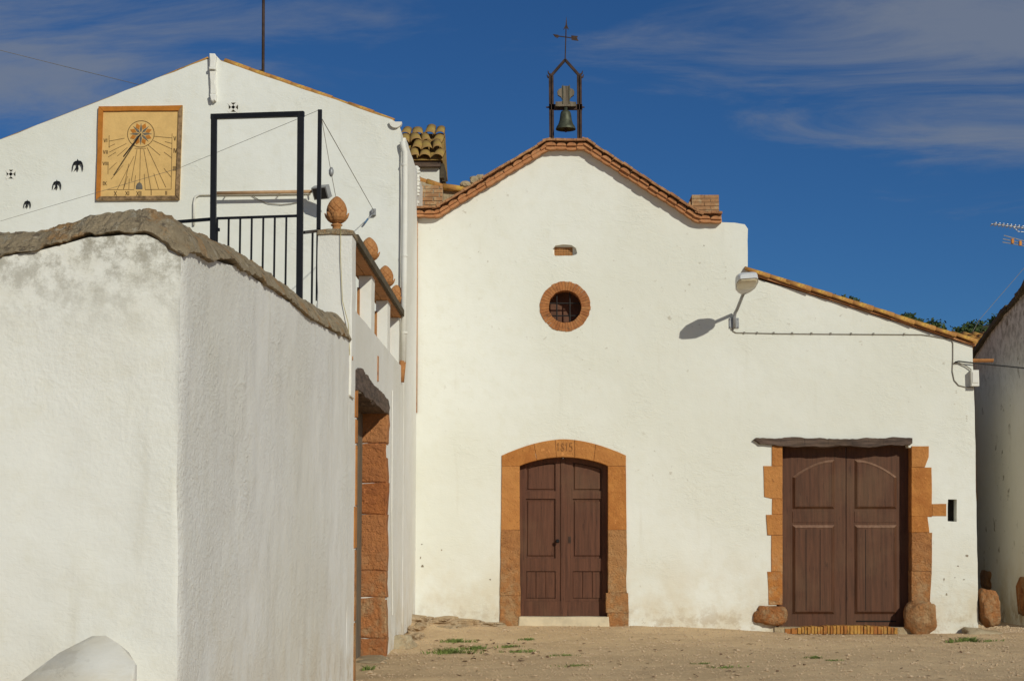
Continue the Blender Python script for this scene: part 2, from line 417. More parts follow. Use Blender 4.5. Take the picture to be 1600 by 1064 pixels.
# ------------------------------------------------------------------ ground and hill
def gz(x, y):
    f = max(0, min(1, (y - 25.3) / 2.5)); f = f * f * (3 - 2 * f)
    prof = [(-3, .12), (-1.93, .10), (-1.2, .03), (-.5, 0), (1.5, -.01), (3, -.06), (3.9, -.13), (5.7, -.135), (6.3, -.10), (7, -.10), (9, -.06), (60, -.06)]
    h = prof[0][1]
    for (a, ha), (c_, hc) in zip(prof, prof[1:]):
        if x >= a: h = ha + (hc - ha) * min(1, (x - a) / (c_ - a))
    nz = .022 * noise.noise(Vector((x * .7, y * .7, 0))) + .014 * noise.noise(Vector((x * 2.3, y * 2.3, 3))) + .006 * noise.noise(Vector((x * 7, y * 7, 5)))
    return -.10 + (h + .10) * f + nz
def axis(a, b, lo, hi, fine):
    out = [a + fine * i for i in range(int((b - a) / fine) + 1)]; st = fine; v = out[-1]
    while v < hi: st *= 1.5; v += st; out.append(min(v, hi))
    st = fine; v = a; pre = []
    while v > lo: st *= 1.5; v -= st; pre.append(max(v, lo))
    return pre[::-1] + out
xs = axis(-2.4, 9, -700, 700, .09); ys = axis(16.5, 33.5, -300, 1200, .09)
m = MB(); nx = len(xs)
m.add([(x, y, gz(x, y)) for y in ys for x in xs], [(j * nx + i, j * nx + i + 1, (j + 1) * nx + i + 1, (j + 1) * nx + i) for j in range(len(ys) - 1) for i in range(nx - 1)])
o = m.build('ground', M['sand'], None, True); tag(o, 'sandy brown gravel yard in front of the chapel', 'ground', None, 'structure')

def hz(x, y): return 37 * math.exp(-((x - 80) / 50) ** 2 - ((y - 285) / 60) ** 2) + 1.8 * noise.noise(Vector((x * .05, y * .05, 1))) + .8 * noise.noise(Vector((x * .16, y * .16, 2))) - 1.5
m = MB(); hx = [20 + 2.5 * i for i in range(75)]; hy = [170 + 4 * i for i in range(56)]; nx = len(hx)
m.add([(x, y, hz(x, y)) for y in hy for x in hx], [(j * nx + i, j * nx + i + 1, (j + 1) * nx + i + 1, (j + 1) * nx + i) for j in range(len(hy) - 1) for i in range(nx - 1)])
tag(m.build('hill', M['hill'], None, True), 'scrubby hillside rising beyond the roofs', 'hill', None, 'structure')
def leaves(m, c, rx, ry, rz, n, size, rr, shell=.55):
    for i in range(n):
        while True:
            d = Vector((rr.uniform(-1, 1), rr.uniform(-1, 1), rr.uniform(-1, 1)))
            if shell < d.length < 1: break
        d *= .75 + .5 * noise.noise(d * 2.2 + Vector(c) * .7)
        p = Vector(c) + Vector((d.x * rx, d.y * ry, d.z * rz)); u = Vector((rr.gauss(0, 1), rr.gauss(0, 1), rr.gauss(0, 1))).normalized()
        v = u.orthogonal().normalized(); q = u.cross(v); s = size * rr.uniform(.6, 1.4)
        m.add([p + v * s, p + q * s * .6, p - v * s, p - q * s * .6], [(0, 1, 2, 3)])
rr = random.Random(3); m = MB()
for i in range(420):
    x = rr.uniform(45, 88); y = rr.uniform(215, 290); s = rr.uniform(.7, 1.7)
    leaves(m, (x, y, hz(x, y) + s * .4), s, s, s * .8, 60, .26, rr, .3)
tag(m.build('hill_scrub', M['leaf']), 'dark green scrub covering the far hillside', 'shrubs', None, 'stuff')

# ------------------------------------------------------------------ chapel
YF = 28.0
ch = thing('chapel', 'white gabled chapel with arched orange doorway, round window and lean-to', 'chapel', (2.4, 28, 0))
outl = XZ([(640, 1010), (640, 328), (682, 328), (855, 226), (915, 226), (1090, 336), (1127, 337), (1128, 347), (1148, 348), (1163, 351), (1168, 358), (1168.5, 431), (1300, 471), (1519, 541), (1523, 640), (1527, 860), (1529, 1010)], YF)
outl = jitter(outl, .18, .008, 2)
cdoor = XZ([(798, 990), (798, 720), (820, 711), (850, 702), (881, 699), (912, 702), (942, 711), (964, 720), (966, 990)], YF)
gdoor = XZ([(1213, 1000), (1214, 699), (1220, 692), (1418, 692), (1420, 699), (1438, 700), (1438, 1000)], YF)
oc = P(883, 479, YF); OCR = .335
ocu = [(oc.x + OCR * math.cos(2 * math.pi * i / 36), oc.z + OCR * math.sin(2 * math.pi * i / 36)) for i in range(36)]
vent = XZ([(864, 396), (864, 389), (868, 384), (880, 382), (893, 383), (900, 388), (902, 396), (900, 398), (894, 400), (868, 400)], YF)
slot = XZ([(1481, 814), (1481, 780), (1495, 780), (1495, 815)], YF)
wall = slab('wall', outl, [jitter(cdoor, .2, .004, 5), gdoor, ocu, jitter(vent, .05, .004, 6), jitter(slot, .1, .004, 4)], YF, YF + .55, M['facade'], ch)
m = MB(); x0 = P(640, 900, YF).x
# side and back walls, roofs
m = MB(); x0 = P(652, 900, YF).x; x1 = P(1127, 500, YF).x; x2 = P(1527, 800, YF).x
m.box((x2 - .5, YF + .552, -.3), (x2 - .03, 37, P(1519, 541, YF).z - .12)); m.box((x0, 37.002, -.3), (x2 - .03, 37.4, P(1519, 541, YF).z - .1))
m.build('rear_wall', M['facade'], ch)
def roofslab(name, a, b, y0, y1, th, mat, parent):
    m = MB(); (ax, az), (bx, bz) = a, b
    m.prism([(ax, az), (bx, bz), (bx, bz + th), (ax, az + th)], y0, y1); return m.build(name, mat, parent)
L = XZ([(640, 330), (682, 325), (853, 221), (917, 221), (1093, 333), (1127, 335)], YF)
for i, (a, b_) in enumerate(zip(L, L[1:])):
    roofslab('roof', a, b_, YF + .10, 37.4, .05, M['rooftile'], ch)
# ---- cornice: courses of tiles
CP = [P(x, y, 27.86) for x, y in [(645, 322), (681, 322), (853, 217), (917, 217), (1093, 330), (1128, 331)]]
corn = MB()
for a, b_ in zip(CP, CP[1:]):
    d = (b_ - a).normalized(); nn = Vector((d.z, 0, -d.x)); 
    q = [a + nn * .03, b_ + nn * .03, b_ + nn * .155, a + nn * .155]
    corn.prism([(p.x, p.z) for p in q], 27.92, 28.11)
corn = corn.build('cornice', M['brick'], ch)
def halfdisc(w, h, up, n=8):
    pts = [(w / 2 * math.cos(math.pi * i / n), h * math.sin(math.pi * i / n)) for i in range(n + 1)]
    return pts if up else [(x, -z) for x, z in pts][::-1]
def piece_mesh(kind):
    m = MB()
    if kind == 'top': m.prism([(-.0855, 0), (.0855, 0), (.084, .032), (-.084, .036)], -.245, 0, bev=0)
    elif kind == 'low': m.prism([(-.086, .035)] + [(-.086 + .172 * i / 6, -.016 - .009 * math.sin(math.pi * i / 6)) for i in range(7)] + [(.086, .035)], -.165, 0)
    else: m.prism([(x, z - .012) for x, z in halfdisc(.165, .05, True)], -.20, 0)
    return m.mesh('cornice_tile', {'top': M['tile_top'], 'low': M['tile'], 'mid': M['tile']}[kind])
KM = {k: piece_mesh(k) for k in ('top', 'low', 'mid')}
rr = random.Random(11)
for a, b_ in zip(CP, CP[1:]):
    Ls = (b_ - a).length; n = max(1, round(Ls / .172)); d = (b_ - a).normalized(); nn = Vector((d.z, 0, -d.x)); ang = -math.atan2(d.z, d.x)
    for k in range(-1 if a is not CP[0] else 0, n):
        bend = k < 0
        for kind, off, sh in (('top', .045, .5), ('mid', .105, .5), ('low', .145, .5)):
            p = a.lerp(b_, (k + sh) / n) + nn * off
            if bend: p = a + (nn + pn).normalized() * off * 1.02
            link('cornice_tile', KM[kind], corn, (p.x, YF + (.03 if bend else .02) + rr.uniform(-.012, .012), p.z + rr.uniform(-.007, .007)), (rr.uniform(-.02, .02), (ang if not bend else (ang + pa) / 2) + rr.uniform(-.018, .018), rr.uniform(-.015, .015)), (Ls / n / .172 * (1.0 if not bend else .8), 1, 1))
    pn, pa = nn, ang
# ---- small chips where the limewash has flaked
for i, (x, y, w_, h_) in enumerate(((660, 884, 4, 5), (657, 871, 2, 4), (659, 850, 2.5, 1.5), (690, 859, 2, 2), (1511, 868, 5, 3), (1497, 884, 3, 2), (1479, 928, 2.5, 5), (1506, 905, 3, 2), (1492, 902, 2, 1.5), (1475, 905, 2, 4), (766, 905, 3, 2), (1100, 384, 1.5, 2))):
    q = [(x + w_ * .5 * math.cos(a) * (1 + .35 * math.sin(3 * a + i)), y + h_ * .5 * math.sin(a) * (1 + .3 * math.cos(2 * a + i))) for a in [2 * math.pi * k / 9 for k in range(9)]]
    MB().prism(XZ(q, YF)[::-1], YF - .004, YF + .01).build('flaked_patch', M['chip'], wall)
# ---- church door surround
def stones(defs, y0, y1, mat, parent, seed, bev=.012, amp=.006):
    for i, pl in enumerate(defs):
        MB().prism(jitter(pl, .07, amp, seed + i), y0 + .004 * ((i * 7) % 3 - 1), y1, None, bev).build('stone', mat[i] if isinstance(mat, list) else mat, parent)
def lerp2(a, b, t): return (a[0] + (b[0] - a[0]) * t, a[1] + (b[1] - a[1]) * t)
def outer(x): return (x, 686 + 25.5 * (abs(x - 881) / 97) ** 1.75)
def inner(x): return (x, 714 + 13.5 * (abs(x - 881) / 69) ** 2)
vo = [((784, 834.1), (812, 838.4)), ((834.4, 867.0), (838.7, 869.0)), ((867.3, 897.3), (869.3, 897.8)), ((897.6, 930.3), (898.1, 927.2)), ((930.6, 978), (927.5, 950))]
defs = []
for i, ((o0, o1), (i0, i1)) in enumerate(vo):
    top = [outer(o0 + (o1 - o0) * k / 4) for k in range(5)]; bot = [inner(i1 + (i0 - i1) * k / 4) for k in range(5)]
    if i == 0: poly = top + bot + [(812, 728.0), (784, 728.0)]; poly = top + bot[:-1] + [(812, 728.0), (784, 728.0)]
    elif i == 4: poly = top + [(978, 728.0), (950, 728.0)] + bot[1:]
    else: poly = top + bot
    defs.append(XZ(poly, YF))
stones(defs, YF - .018, YF + .34, M['ochre'], wall, 20, .006, .0015)
for q in ([(784, 728.2), (812, 728.2), (812, 827.8), (783, 827.8)], [(950, 728.2), (978, 728.2), (979, 827.8), (950, 827.8)]):
    stones([XZ(q, YF)], YF - .018, YF + .34, M['ochre'], wall, 31, .006, .0015)
for q in ([(783, 828), (812, 828), (813, 929.8), (781, 930.8), (782, 880)], [(781, 931), (813, 930), (813, 977), (780, 980)], [(950, 828), (979, 828), (979, 925.8), (950, 925.8)],
          [(947, 926), (981, 926), (982, 956.7), (947, 956.7)], [(949, 957), (982, 957), (982, 982), (949, 982)]):
    stones([XZ(q, YF)], YF - .02, YF + .34, M['ochre2'], wall, 37, .008, .007)
m = MB()                                                        # carved year on the keystone
gl = {'1': [[(.5, 0), (.5, 1), (.25, .8)]], '8': [[(.5, .5), (.2, .7), (.35, 1), (.65, 1), (.8, .7), (.5, .5), (.15, .28), (.3, 0), (.7, 0), (.85, .28), (.5, .5)]], '5': [[(.8, 1), (.25, 1), (.2, .55), (.6, .6), (.85, .3), (.6, 0), (.15, .05)]]}
for k, chx in enumerate('1815'):
    for st in gl[chx]:
        pts = [P(869.5 + 6.6 * k + u * 6, 704 - v * 12, YF - .024) for u, v in st]
        for a, b_ in zip(pts, pts[1:]): m.bar(a, b_, .009, .004, up=(0, 1, 0))
m.build('year_carving', M['ochre2'], wall)
m = MB(); pl = XZ([(811, 963), (951, 963), (953, 990), (809, 990)], YF); m.prism(jitter(pl, .15, .003, 9), YF - .05, YF + .5, None, .012); m.build('threshold', M['cream'], ch)
# ---- church door leaves
YD = YF + .165
def sub(poly, Y, th, name, mat, parent, bev=.0): return MB().prism(XZ(poly, Y), Y, Y + th, None, bev).build(name, mat, parent)
def leaf(xa, xb, px0, px1, nm, lbl):
    lf = thing_part = None
    top = [(x, inner(x)[1] - 4) for x in [xa + (xb - xa) * i / 8 for i in range(9)]]
    pt = [(x, inner(x)[1] + 8) for x in [px0 + (px1 - px0) * i / 6 for i in range(7)]]
    holes = [pt + [(px1, 767), (px0, 767)], [(px0, 779), (px1, 779), (px1, 872), (px0, 872)], [(px0, 892), (px1, 892), (px1, 935), (px0, 935)]]
    lf = slab('door_leaf', XZ(top + [(xb, 964), (xa, 964)], YD), [XZ(h, YD) for h in holes], YD, YD + .05, M['door'], ch)
    for i, h in enumerate(holes):
        cx = sum(p[0] for p in h) / len(h); cy = sum(p[1] for p in h) / len(h)
        ins = [(cx + (x - cx) * .9, cy + (y - cy) * .93) for x, y in h]
        big = [(cx + (x - cx) * 1.03, cy + (y - cy) * 1.03) for x, y in h]
        m = MB().prism(XZ(big, YD), YD + .032, YD + .049)
        if i < 2: m.prism(XZ(ins, YD), YD + .014, YD + .034, None, .014)
        else:
            ww = (px1 - px0) / 3
            for k in range(3): m.prism(XZ([(px0 + ww * k + .4, 893), (px0 + ww * (k + 1) - .4, 893), (px0 + ww * (k + 1) - .4, 934), (px0 + ww * k + .4, 934)], YD), YD + .020, YD + .034, None, .004)
        m.build('panel', M['door'], lf)
    m = MB().prism(XZ([(xa + 1, 939), (xb - 1, 939), (xb - 1, 962), (xa + 1, 962)], YD), YD - .012, YD + .003, None, .006); m.build('kick_board', M['door'], lf)
    return lf
l1 = leaf(800, 879.3, 822, 868, 'door_leaf', ''); l2 = leaf(880.6, 962, 895, 941, 'door_leaf', '')
m = MB().prism(XZ([(876.5, 716), (882.5, 716), (882.5, 963), (876.5, 963)], YD), YD - .02, YD + .001, None, .006); m.build('cover_strip', M['door'], l1)
hp = P(871, 845, YD); m = MB().tube([hp, hp + Vector((0, -.06, 0))], [.012, .012], 8); m.tube([hp + Vector((0, -.055, 0)), hp + Vector((0, -.075, 0)), hp + Vector((0, -.095, 0))], [.02, .032, .018], 10); m.build('handle', M['black'], l1)
e = P(890, 843, YD); MB().box((e.x - .02, YD - .008, e.z - .05), (e.x + .02, YD + .001, e.z + .05)).build('keyhole_plate', M['iron'], l2)
# ---- lean-to (garage) door
lintel_px_top = [(1176, 687), (1180, 684), (1195, 684.5), (1212, 686), (1228, 683), (1245, 683), (1262, 685), (1280, 683.5), (1300, 686), (1318, 687), (1340, 685), (1358, 683), (1380, 685), (1395, 682.5), (1410, 684), (1424, 684)]
lintel_px_bot = [(1425, 693), (1410, 697), (1390, 696), (1360, 699), (1330, 697), (1300, 699), (1265, 698), (1240, 698), (1215, 697), (1200, 694), (1185, 693)]
m = MB().prism(jitter(XZ(lintel_px_top + lintel_px_bot, YF), .04, .014, 3), YF - .07, YF + .45, None, .02); m.build('lintel', M['beam'], ch)
left = [[(1206, 696), (1222.5, 696), (1222.5, 727.8), (1206, 727.8)], [(1192.5, 728), (1222.5, 728), (1222.5, 778.8), (1205, 778.8), (1194, 776)], [(1206, 779), (1222.5, 779), (1222.5, 803.8), (1206, 803.8)],
        [(1197, 804), (1222.5, 804), (1222.5, 835.8), (1199, 835.8)], [(1205, 836), (1222.5, 836), (1222.5, 892.8), (1205, 892.8)], [(1199, 893), (1222.5, 893), (1222.5, 945), (1201, 945)]]
right = [[(1424, 697), (1451, 697), (1451, 714), (1445, 729.8), (1424, 729.8)], [(1424, 730), (1455.5, 730), (1456, 806.8), (1424, 806.8)], [(1456.3, 787), (1478.5, 787), (1478.5, 806), (1456.3, 806)], [(1424, 807), (1449, 807), (1452, 831.8), (1424, 831.8)],
         [(1424, 832), (1456, 832), (1456, 892.7), (1424, 891.6)], [(1424, 892), (1456, 893), (1453, 945), (1424, 945)]]
stones([XZ(q, YF) for q in left], YF - .014, YF + .34, M['ochre'], wall, 50, .006, .003)
stones([XZ(q, YF) for q in right[:4]], YF - .014, YF + .34, M['ochre'], wall, 60, .006, .003)
stones([XZ(q, YF) for q in right[4:]], YF - .014, YF + .34, M['ochre2'], wall, 70, .008, .004)
YG = YF + .225
def gleaf(xa, xb, px0, px1, flip):
    lf = MB().prism(XZ([(xa, 692), (xb, 692), (xb, 980), (xa, 980)], YG), YG, YG + .06).build('garage_door_leaf', M['door2'], ch)
    def arch(x, t): u = (x - px0) / (px1 - px0); u = u if not flip else 1 - u; return 745 - 27 * math.sin(u * math.pi / 2) ** .9 + t
    up = [(px0 + (px1 - px0) * i / 8, arch(px0 + (px1 - px0) * i / 8, 0)) for i in range(9)] + [(px1, 795), (px0, 795)]
    lo = [(px0, 820), (px1, 820), (px1, 959), (px0, 959)]
    def ring(pl, d):      # raised moulding with sloped faces
        cx = (px0 + px1) / 2; cy = 756.5 if pl is up else 889.5
        return [(cx + (x - cx) * (1 - d / 32), cy + (y - cy) * (1 - d / (40 if pl is up else 69))) for x, y in pl]
    for pl in (up, lo):
        m = MB(); n = len(pl)
        lv = [(0, .001), (.2, -.003), (4.0, -.036), (4.6, -.036), (5.0, -.030)]
        rings = [[P(x, y, YG) + Vector((0, dy, 0)) for x, y in ring(pl, d)] for d, dy in lv]
        vs = [p for r_ in rings for p in r_]
        fs = [(k * n + i, k * n + (i + 1) % n, (k + 1) * n + (i + 1) % n, (k + 1) * n + i) for k in range(len(lv) - 1) for i in range(n)]
        fs.append(tuple((len(lv) - 1) * n + i for i in range(n)))
        m.add(vs, fs); o_ = m.build('panel', [M['door2'], M['chamfer_highlight']], lf)
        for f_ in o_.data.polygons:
            if abs(f_.normal.z) > .3 and f_.center.z > (max(v_.co.z for v_ in o_.data.vertices) + min(v_.co.z for v_ in o_.data.vertices)) / 2: f_.material_index = 1  # top chamfers get the lighter colour as a painted highlight
    for xx in ([px0 + 21, px0 + 43] if not flip else [px0 + 17]):
        MB().prism(XZ([(xx - .5, 827), (xx + .5, 827), (xx + .5, 953), (xx - .5, 953)], YG), YG - .0315, YG - .0295).build('plank_joint', M['dark'], lf)
    MB().prism(XZ([(px0, 799), (px1, 799), (px1, 816), (px0, 816)], YG), YG - .008, YG + .001, None, .005).build('rail', M['door2'], lf)
    return lf
g1 = gleaf(1216, 1321.4, 1238, 1304, False); g2 = gleaf(1322.6, 1436, 1335, 1401, True)
e = P(1346, 893, YG); MB().tube([e, e + Vector((0, -.02, 0))], .02, 10).build('keyhole_plate', M['iron'], g2)
MB().prism(XZ([(1338, 969), (1400, 969), (1400, 971), (1338, 971)], YG), YG - .01, YG + .001).build('kick_joint', M['dark'], g2)
rr = random.Random(5); x = 1226.0
while x < 1402:
    wv = rr.uniform(4.2, 6.2) if x > 1245 else rr.uniform(7, 11)
    arch_h = 976.5 + 3.2 * abs((x - 1325) / 80) ** 1.5 + rr.uniform(-.6, .8)
    MB().prism(jitter(XZ([(x, arch_h), (x + wv - .7, arch_h + rr.uniform(-.5, .5)), (x + wv - .9, 990), (x + .1, 990)], YF), .05, .003, int(x)), YF - .06 + rr.uniform(-.015, .015), YF + .22, None, .006).build('brick', M['stepbrick'], wall); x += wv
m = MB().prism(XZ([(1210, 979.5), (1440, 979.5), (1440, 1000), (1210, 1000)], YF), YF - .03, YF + .3); m.build('threshold_bed', M['palestone'], ch)
# ---- oculus
ow = MB().prism([(oc.x + .4 * math.cos(2 * math.pi * i / 32), oc.z + .4 * math.sin(2 * math.pi * i / 32)) for i in range(32)], YF + .30, YF + .34).build('round_window', M['shutter'], ch)
NBK = 44; rr = random.Random(9)
for i in range(NBK):
    a0 = 2 * math.pi * (i + .03) / NBK; a1 = 2 * math.pi * (i + .97) / NBK
    ro = .398 + rr.uniform(-.008, .006); ri = .258 + rr.uniform(-.004, .004)
    pl = [(oc.x + r_ * math.cos(a), oc.z + r_ * math.sin(a)) for r_, a in ((ro, a0), (ro, a1), (ri, a1), (ri, a0))]
    MB().prism(pl[::-1], YF - .012 + rr.uniform(-.004, .004), YF + .26, None, .004).build('brick', M['ringbrick'], ow)
m = MB(); n = 44
for r0, r1, y0, y1 in ((.262, .392, YF + .002, YF + .25),):
    ri_ = [(oc.x + r0 * math.cos(2 * math.pi * i / n), oc.z + r0 * math.sin(2 * math.pi * i / n)) for i in range(n)]
    ro_ = [(oc.x + r1 * math.cos(2 * math.pi * i / n), oc.z + r1 * math.sin(2 * math.pi * i / n)) for i in range(n)]
    vs = [(x, y0, z) for x, z in ri_] + [(x, y0, z) for x, z in ro_] + [(x, y1, z) for x, z in ri_]
    m.add(vs, [(i, (i + 1) % n, n + (i + 1) % n, n + i) for i in range(n)] + [(i, 2 * n + i, 2 * n + (i + 1) % n, (i + 1) % n) for i in range(n)])
m.build('mortar_ring', M['ringbrick'], ow)
for xx in (870, 890.5): p = P(xx, 479, YF + .12); MB().tube([p + Vector((0, 0, .27)), p - Vector((0, 0, .27))], .011, 8).build('bar', M['grille'], ow)
for yy in (474, 493.5): p = P(881, yy, YF + .135); MB().tube([p + Vector((-.28, 0, 0)), p + Vector((.28, 0, 0))], .011, 8).build('bar', M['grille'], ow)
# ---- vent: perforated terracotta
v0 = P(866.5, 400, YF + .07); v1 = P(894.5, 386.5, YF + .07)
m = MB(); W_, H_ = v1.x - v0.x, v1.z - v0.z; k = 9
m.box((v0.x - .06, YF + .14, v0.z - .05), (v1.x + .1, YF + .2, v1.z + .08), 1)
for i in range(12): xx = v0.x + W_ * i / 11; m.box((xx - .0065, YF + .10, v0.z), (xx + .0065, YF + .138, v1.z))
for i in range(6): z_ = v0.z + H_ * i / 5; m.box((v0.x, YF + .098, z_ - .007), (v1.x, YF + .1385, z_ + .007))
m.build('vent_block', [M['terracotta'], M['dark']], ch)
m = MB(); m.box((v0.x - .06, YF + .095, v0.z - .05), (v0.x - .004, YF + .145, v1.z + .1)); m.box((v1.x + .004, YF + .095, v0.z - .05), (v1.x + .12, YF + .145, v1.z + .1)); m.box((v0.x - .004, YF + .095, v1.z + .004), (v1.x + .004, YF + .145, v1.z + .1)); m.build('vent_surround', M['white'], ch)
q0 = P(1480, 816, YF); q1 = P(1496, 779, YF); MB().box((q0.x, YF + .20, q0.z), (q1.x, YF + .24, q1.z)).build('slot_back', M['dark'], ch)
# ---- lean-to roof with verge tiles
def barrel(L, r0, r1, th=.014, n=8, arcdeg=170):
    m = MB(); vs = []
    for y, r in ((0, r0), (L, r1)):
        for rr_ in (r, r - th):
            for i in range(n + 1):
                a = R(90 - arcdeg / 2 + arcdeg * i / n); vs.append((rr_ * math.cos(a), y, rr_ * math.sin(a)))
    k = n + 1; fs = []
    for i in range(n):
        fs += [(i, i + 1, 2 * k + i + 1, 2 * k + i), (k + i + 1, k + i, 3 * k + i, 3 * k + i + 1), (i + 1, i, k + i, k + i + 1), (2 * k + i, 2 * k + i + 1, 3 * k + i + 1, 3 * k + i)]
    fs += [(0, 2 * k, 3 * k, k), (n, k + n, 3 * k + n, 2 * k + n)]
    return m.add(vs, fs)
BT = barrel(.46, .095, .075).mesh('roof_tile', M['rooftile'], True)
a = P(1168, 428, YF); b_ = P(1523, 541, YF)
sr = MB(); d = (b_ - a).normalized(); nn = Vector((-d.z, 0, d.x))
sr.prism([(p.x, p.z) for p in (a, b_, b_ + nn * .03, a + nn * .03)], YF - .05, 37.4)
sr = sr.build('lean_to_roof', M['tile'], ch)
rr = random.Random(21); n = 10; Lt = (b_ - a).length; slope = math.atan2(d.z, d.x)
TM = Matrix(((0, 1, 0), (1, 0, 0), (0, 0, 1))).to_4x4()
def place_tiles(A, B, n, parent, rows, dy, mesh, rs, sc=1.0, lift=.045, name='roof_tile'):
    dd = (B - A); Lt = dd.length; d = dd.normalized(); up = Vector((-d.z, 0, d.x)); up = up if up.z > 0 else -up
    for r_ in range(rows):
        for k in range(n):
            p = A + d * (Lt * k / n) + up * (lift + rs.uniform(-.008, .008)) + Vector((0, r_ * dy + rs.uniform(-.01, .01), 0))
            # tile axis runs along the slope, pointing down hill
            dn = -d if d.z > 0 else d
            st = p if dn == d else p + d * (Lt / n)
            yv = -dn; xv = yv.cross(up); xv.normalize()
            Mx = Matrix(((xv.x, yv.x, up.x, 0), (xv.y, yv.y, up.y, 0), (xv.z, yv.z, up.z, 0), (0, 0, 0, 1)))
            e = (Mx.to_euler()); st2 = st + dn * (Lt / n) * 1.0
            o = link(name, mesh, parent, st2, None, (sc, Lt / n * 1.22 / .46, sc)); o.rotation_euler = e
            o.rotation_euler.rotate_axis('Y', rs.uniform(-.1, .1)); o.rotation_euler.rotate_axis('X', rs.uniform(-.015, .02) + .03)
place_tiles(a + Vector((0, -.01, 0)), b_ + Vector((0, -.01, 0)), 11, sr, 4, .21, BT, rr, 1.0, .02)
# gable roof tiles just behind the cornice, lichen covered
m = MB(); m.box((P(683, 322, YF).x, YF + .3, P(700, 318, YF).z), (P(690, 318, YF).x, YF + .5, P(690, 310, YF).z))
# ---- brick stub at the right end of the cornice
st = thing('brick_stub', 'small weathered brick stub on the right end of the chapel cornice', 'chimney', P(1103, 330, 28.2))
rr = random.Random(31); yb = 28.12; z0 = P(1100, 334, 28.1).z; xl = P(1081, 320, 28.1).x; xr = P(1124, 320, 28.1).x; zt = P(1100, 304, 28.1).z; nc = 5; hh = (zt - z0) / nc
MB().box((xl + .012, yb + .012, z0 - .05), (xr - .012, yb + .48, zt - .012)).build('core', M['mortarline'], st)
for c_ in range(nc):
    cuts = [xl, xl + .2 + (c_ % 2) * .1, xr]
    for u, v in zip(cuts, cuts[1:]):
        MB().box((u + .004, yb + rr.uniform(-.006, .006), z0 + hh * c_ + .005), (v - .004, yb + .5, z0 + hh * (c_ + 1) - .004)).build('brick', M['brick'], st)
MB().box((P(1070, 1, 28.5).x, 28.15, z0 - .05), (xl - .002, 28.6, z0 + .2)).build('side_brick', M['brick'], st)
# ---- bell frame
bf = thing('belfry', 'rusty iron bell frame with pointed top and arrow weathervane on the chapel ridge', 'belfry', P(883, 217, 28.1))
YB = 28.12
def bp(x, y, dy=0): return P(x, y, YB) + Vector((0, dy, 0))
for xa, xb in ((862, 861), (905.5, 905)):
    m = MB(); 
    for dx in (-2.1, 2.3): m.bar(bp(xa + dx, 222), bp(xb + dx, 118), .032, .05, up=(0, 1, 0))
    m.bar(bp(xa + .2, 222, .025), bp(xb + .2, 118, .025), .05, .008, up=(0, 1, 0)); m.build('post', M['iron'], bf)
for x in (861, 905.5):
    s_ = -1 if x < 880 else 1
    m = MB().bar(bp(x, 119), bp(883, 94), .038, .06, up=(0, 1, 0)); m.build('rafter', M['iron'], bf)
    m = MB()
    m.tube([bp(x + s_ * 2, 122), bp(x + s_ * 5, 121), bp(x + s_ * 6.5, 117)], [.02, .014, .006], 6); m.tube([bp(x + s_ * 1, 117), bp(x + s_ * 4, 115), bp(x + s_ * 4.8, 111)], [.018, .013, .006], 6)
    m.tube([bp(x + s_ * 3, 168), bp(x + s_ * 8, 168)], [.018, .009], 6); m.build('spike', M['iron'], bf)
MB().tube([bp(883, 96), bp(884.5, 44)], .009, 6).build('vane_rod', M['iron'], bf)
m = MB(); m.prism(XZ([(885, 26), (886, 40), (889, 47), (885.5, 44.5), (884.6, 50), (883.6, 44.5), (880, 47), (883.6, 40)], YB), YB - .008, YB + .008); m.build('arrow_tip', M['iron'], bf)
m = MB().tube([bp(866, 56), bp(902, 61)], .009, 6); m.prism(XZ([(864, 54), (872, 55), (874, 57.5), (871, 60), (867, 58)], YB), YB - .006, YB + .006); m.prism(XZ([(892.5, 56), (903, 57), (901.5, 60), (904, 64.5), (893, 63)], YB), YB - .006, YB + .006); m.build('vane_arrow', M['iron'], bf)
MB().bar(bp(858, 168), bp(910, 168), .05, .09).build('axle', M['iron'], bf)
bl = thing('bell', 'small weathered bronze bell under a shaped wooden yoke in the iron frame', 'bell', P(883.5, 205, YB - .06))
ypl = [(868, 168.5), (868, 161.5), (876, 161.5), (879.5, 160), (876.5, 154), (871.5, 151), (870.5, 146), (873, 142), (877.5, 140.5), (877.5, 137), (890.5, 137), (890.5, 140.5), (895, 142), (897.5, 146), (896.5, 151), (892, 154), (888.5, 160), (892, 161.5), (900, 162), (900, 168.5)]
slab('yoke', XZ(ypl, YB), [], YB - .10, YB - .03, M['greywood'], bl)
m = MB(); 
for xx in (879, 889): m.box((P(xx, 0, YB).x - .006, YB - .112, P(0, 168, YB).z), (P(xx, 0, YB).x + .006, YB - .099, P(0, 139, YB).z))
m.build('yoke_strap', M['bronze'], bl)
c0 = P(884, 203, YB - .06); H = P(884, 173, YB - .06).z - c0.z
m = MB().lathe([(.13, .03), (.158, 0), (.160, .012), (.145, .05), (.115, .10), (.098, .16), (.090, .22), (.085, .26), (.07, H - .015), (.03, H), (.03, H + .05)], 24, c0); m.build('bell_body', M['bronze'], bl, True)
MB().tube([c0 + Vector((0, 0, .1)), c0 + Vector((0, 0, -.02)), c0 + Vector((0, 0, -.04))], [.012, .03, .015], 8).build('clapper', M['iron'], bl)

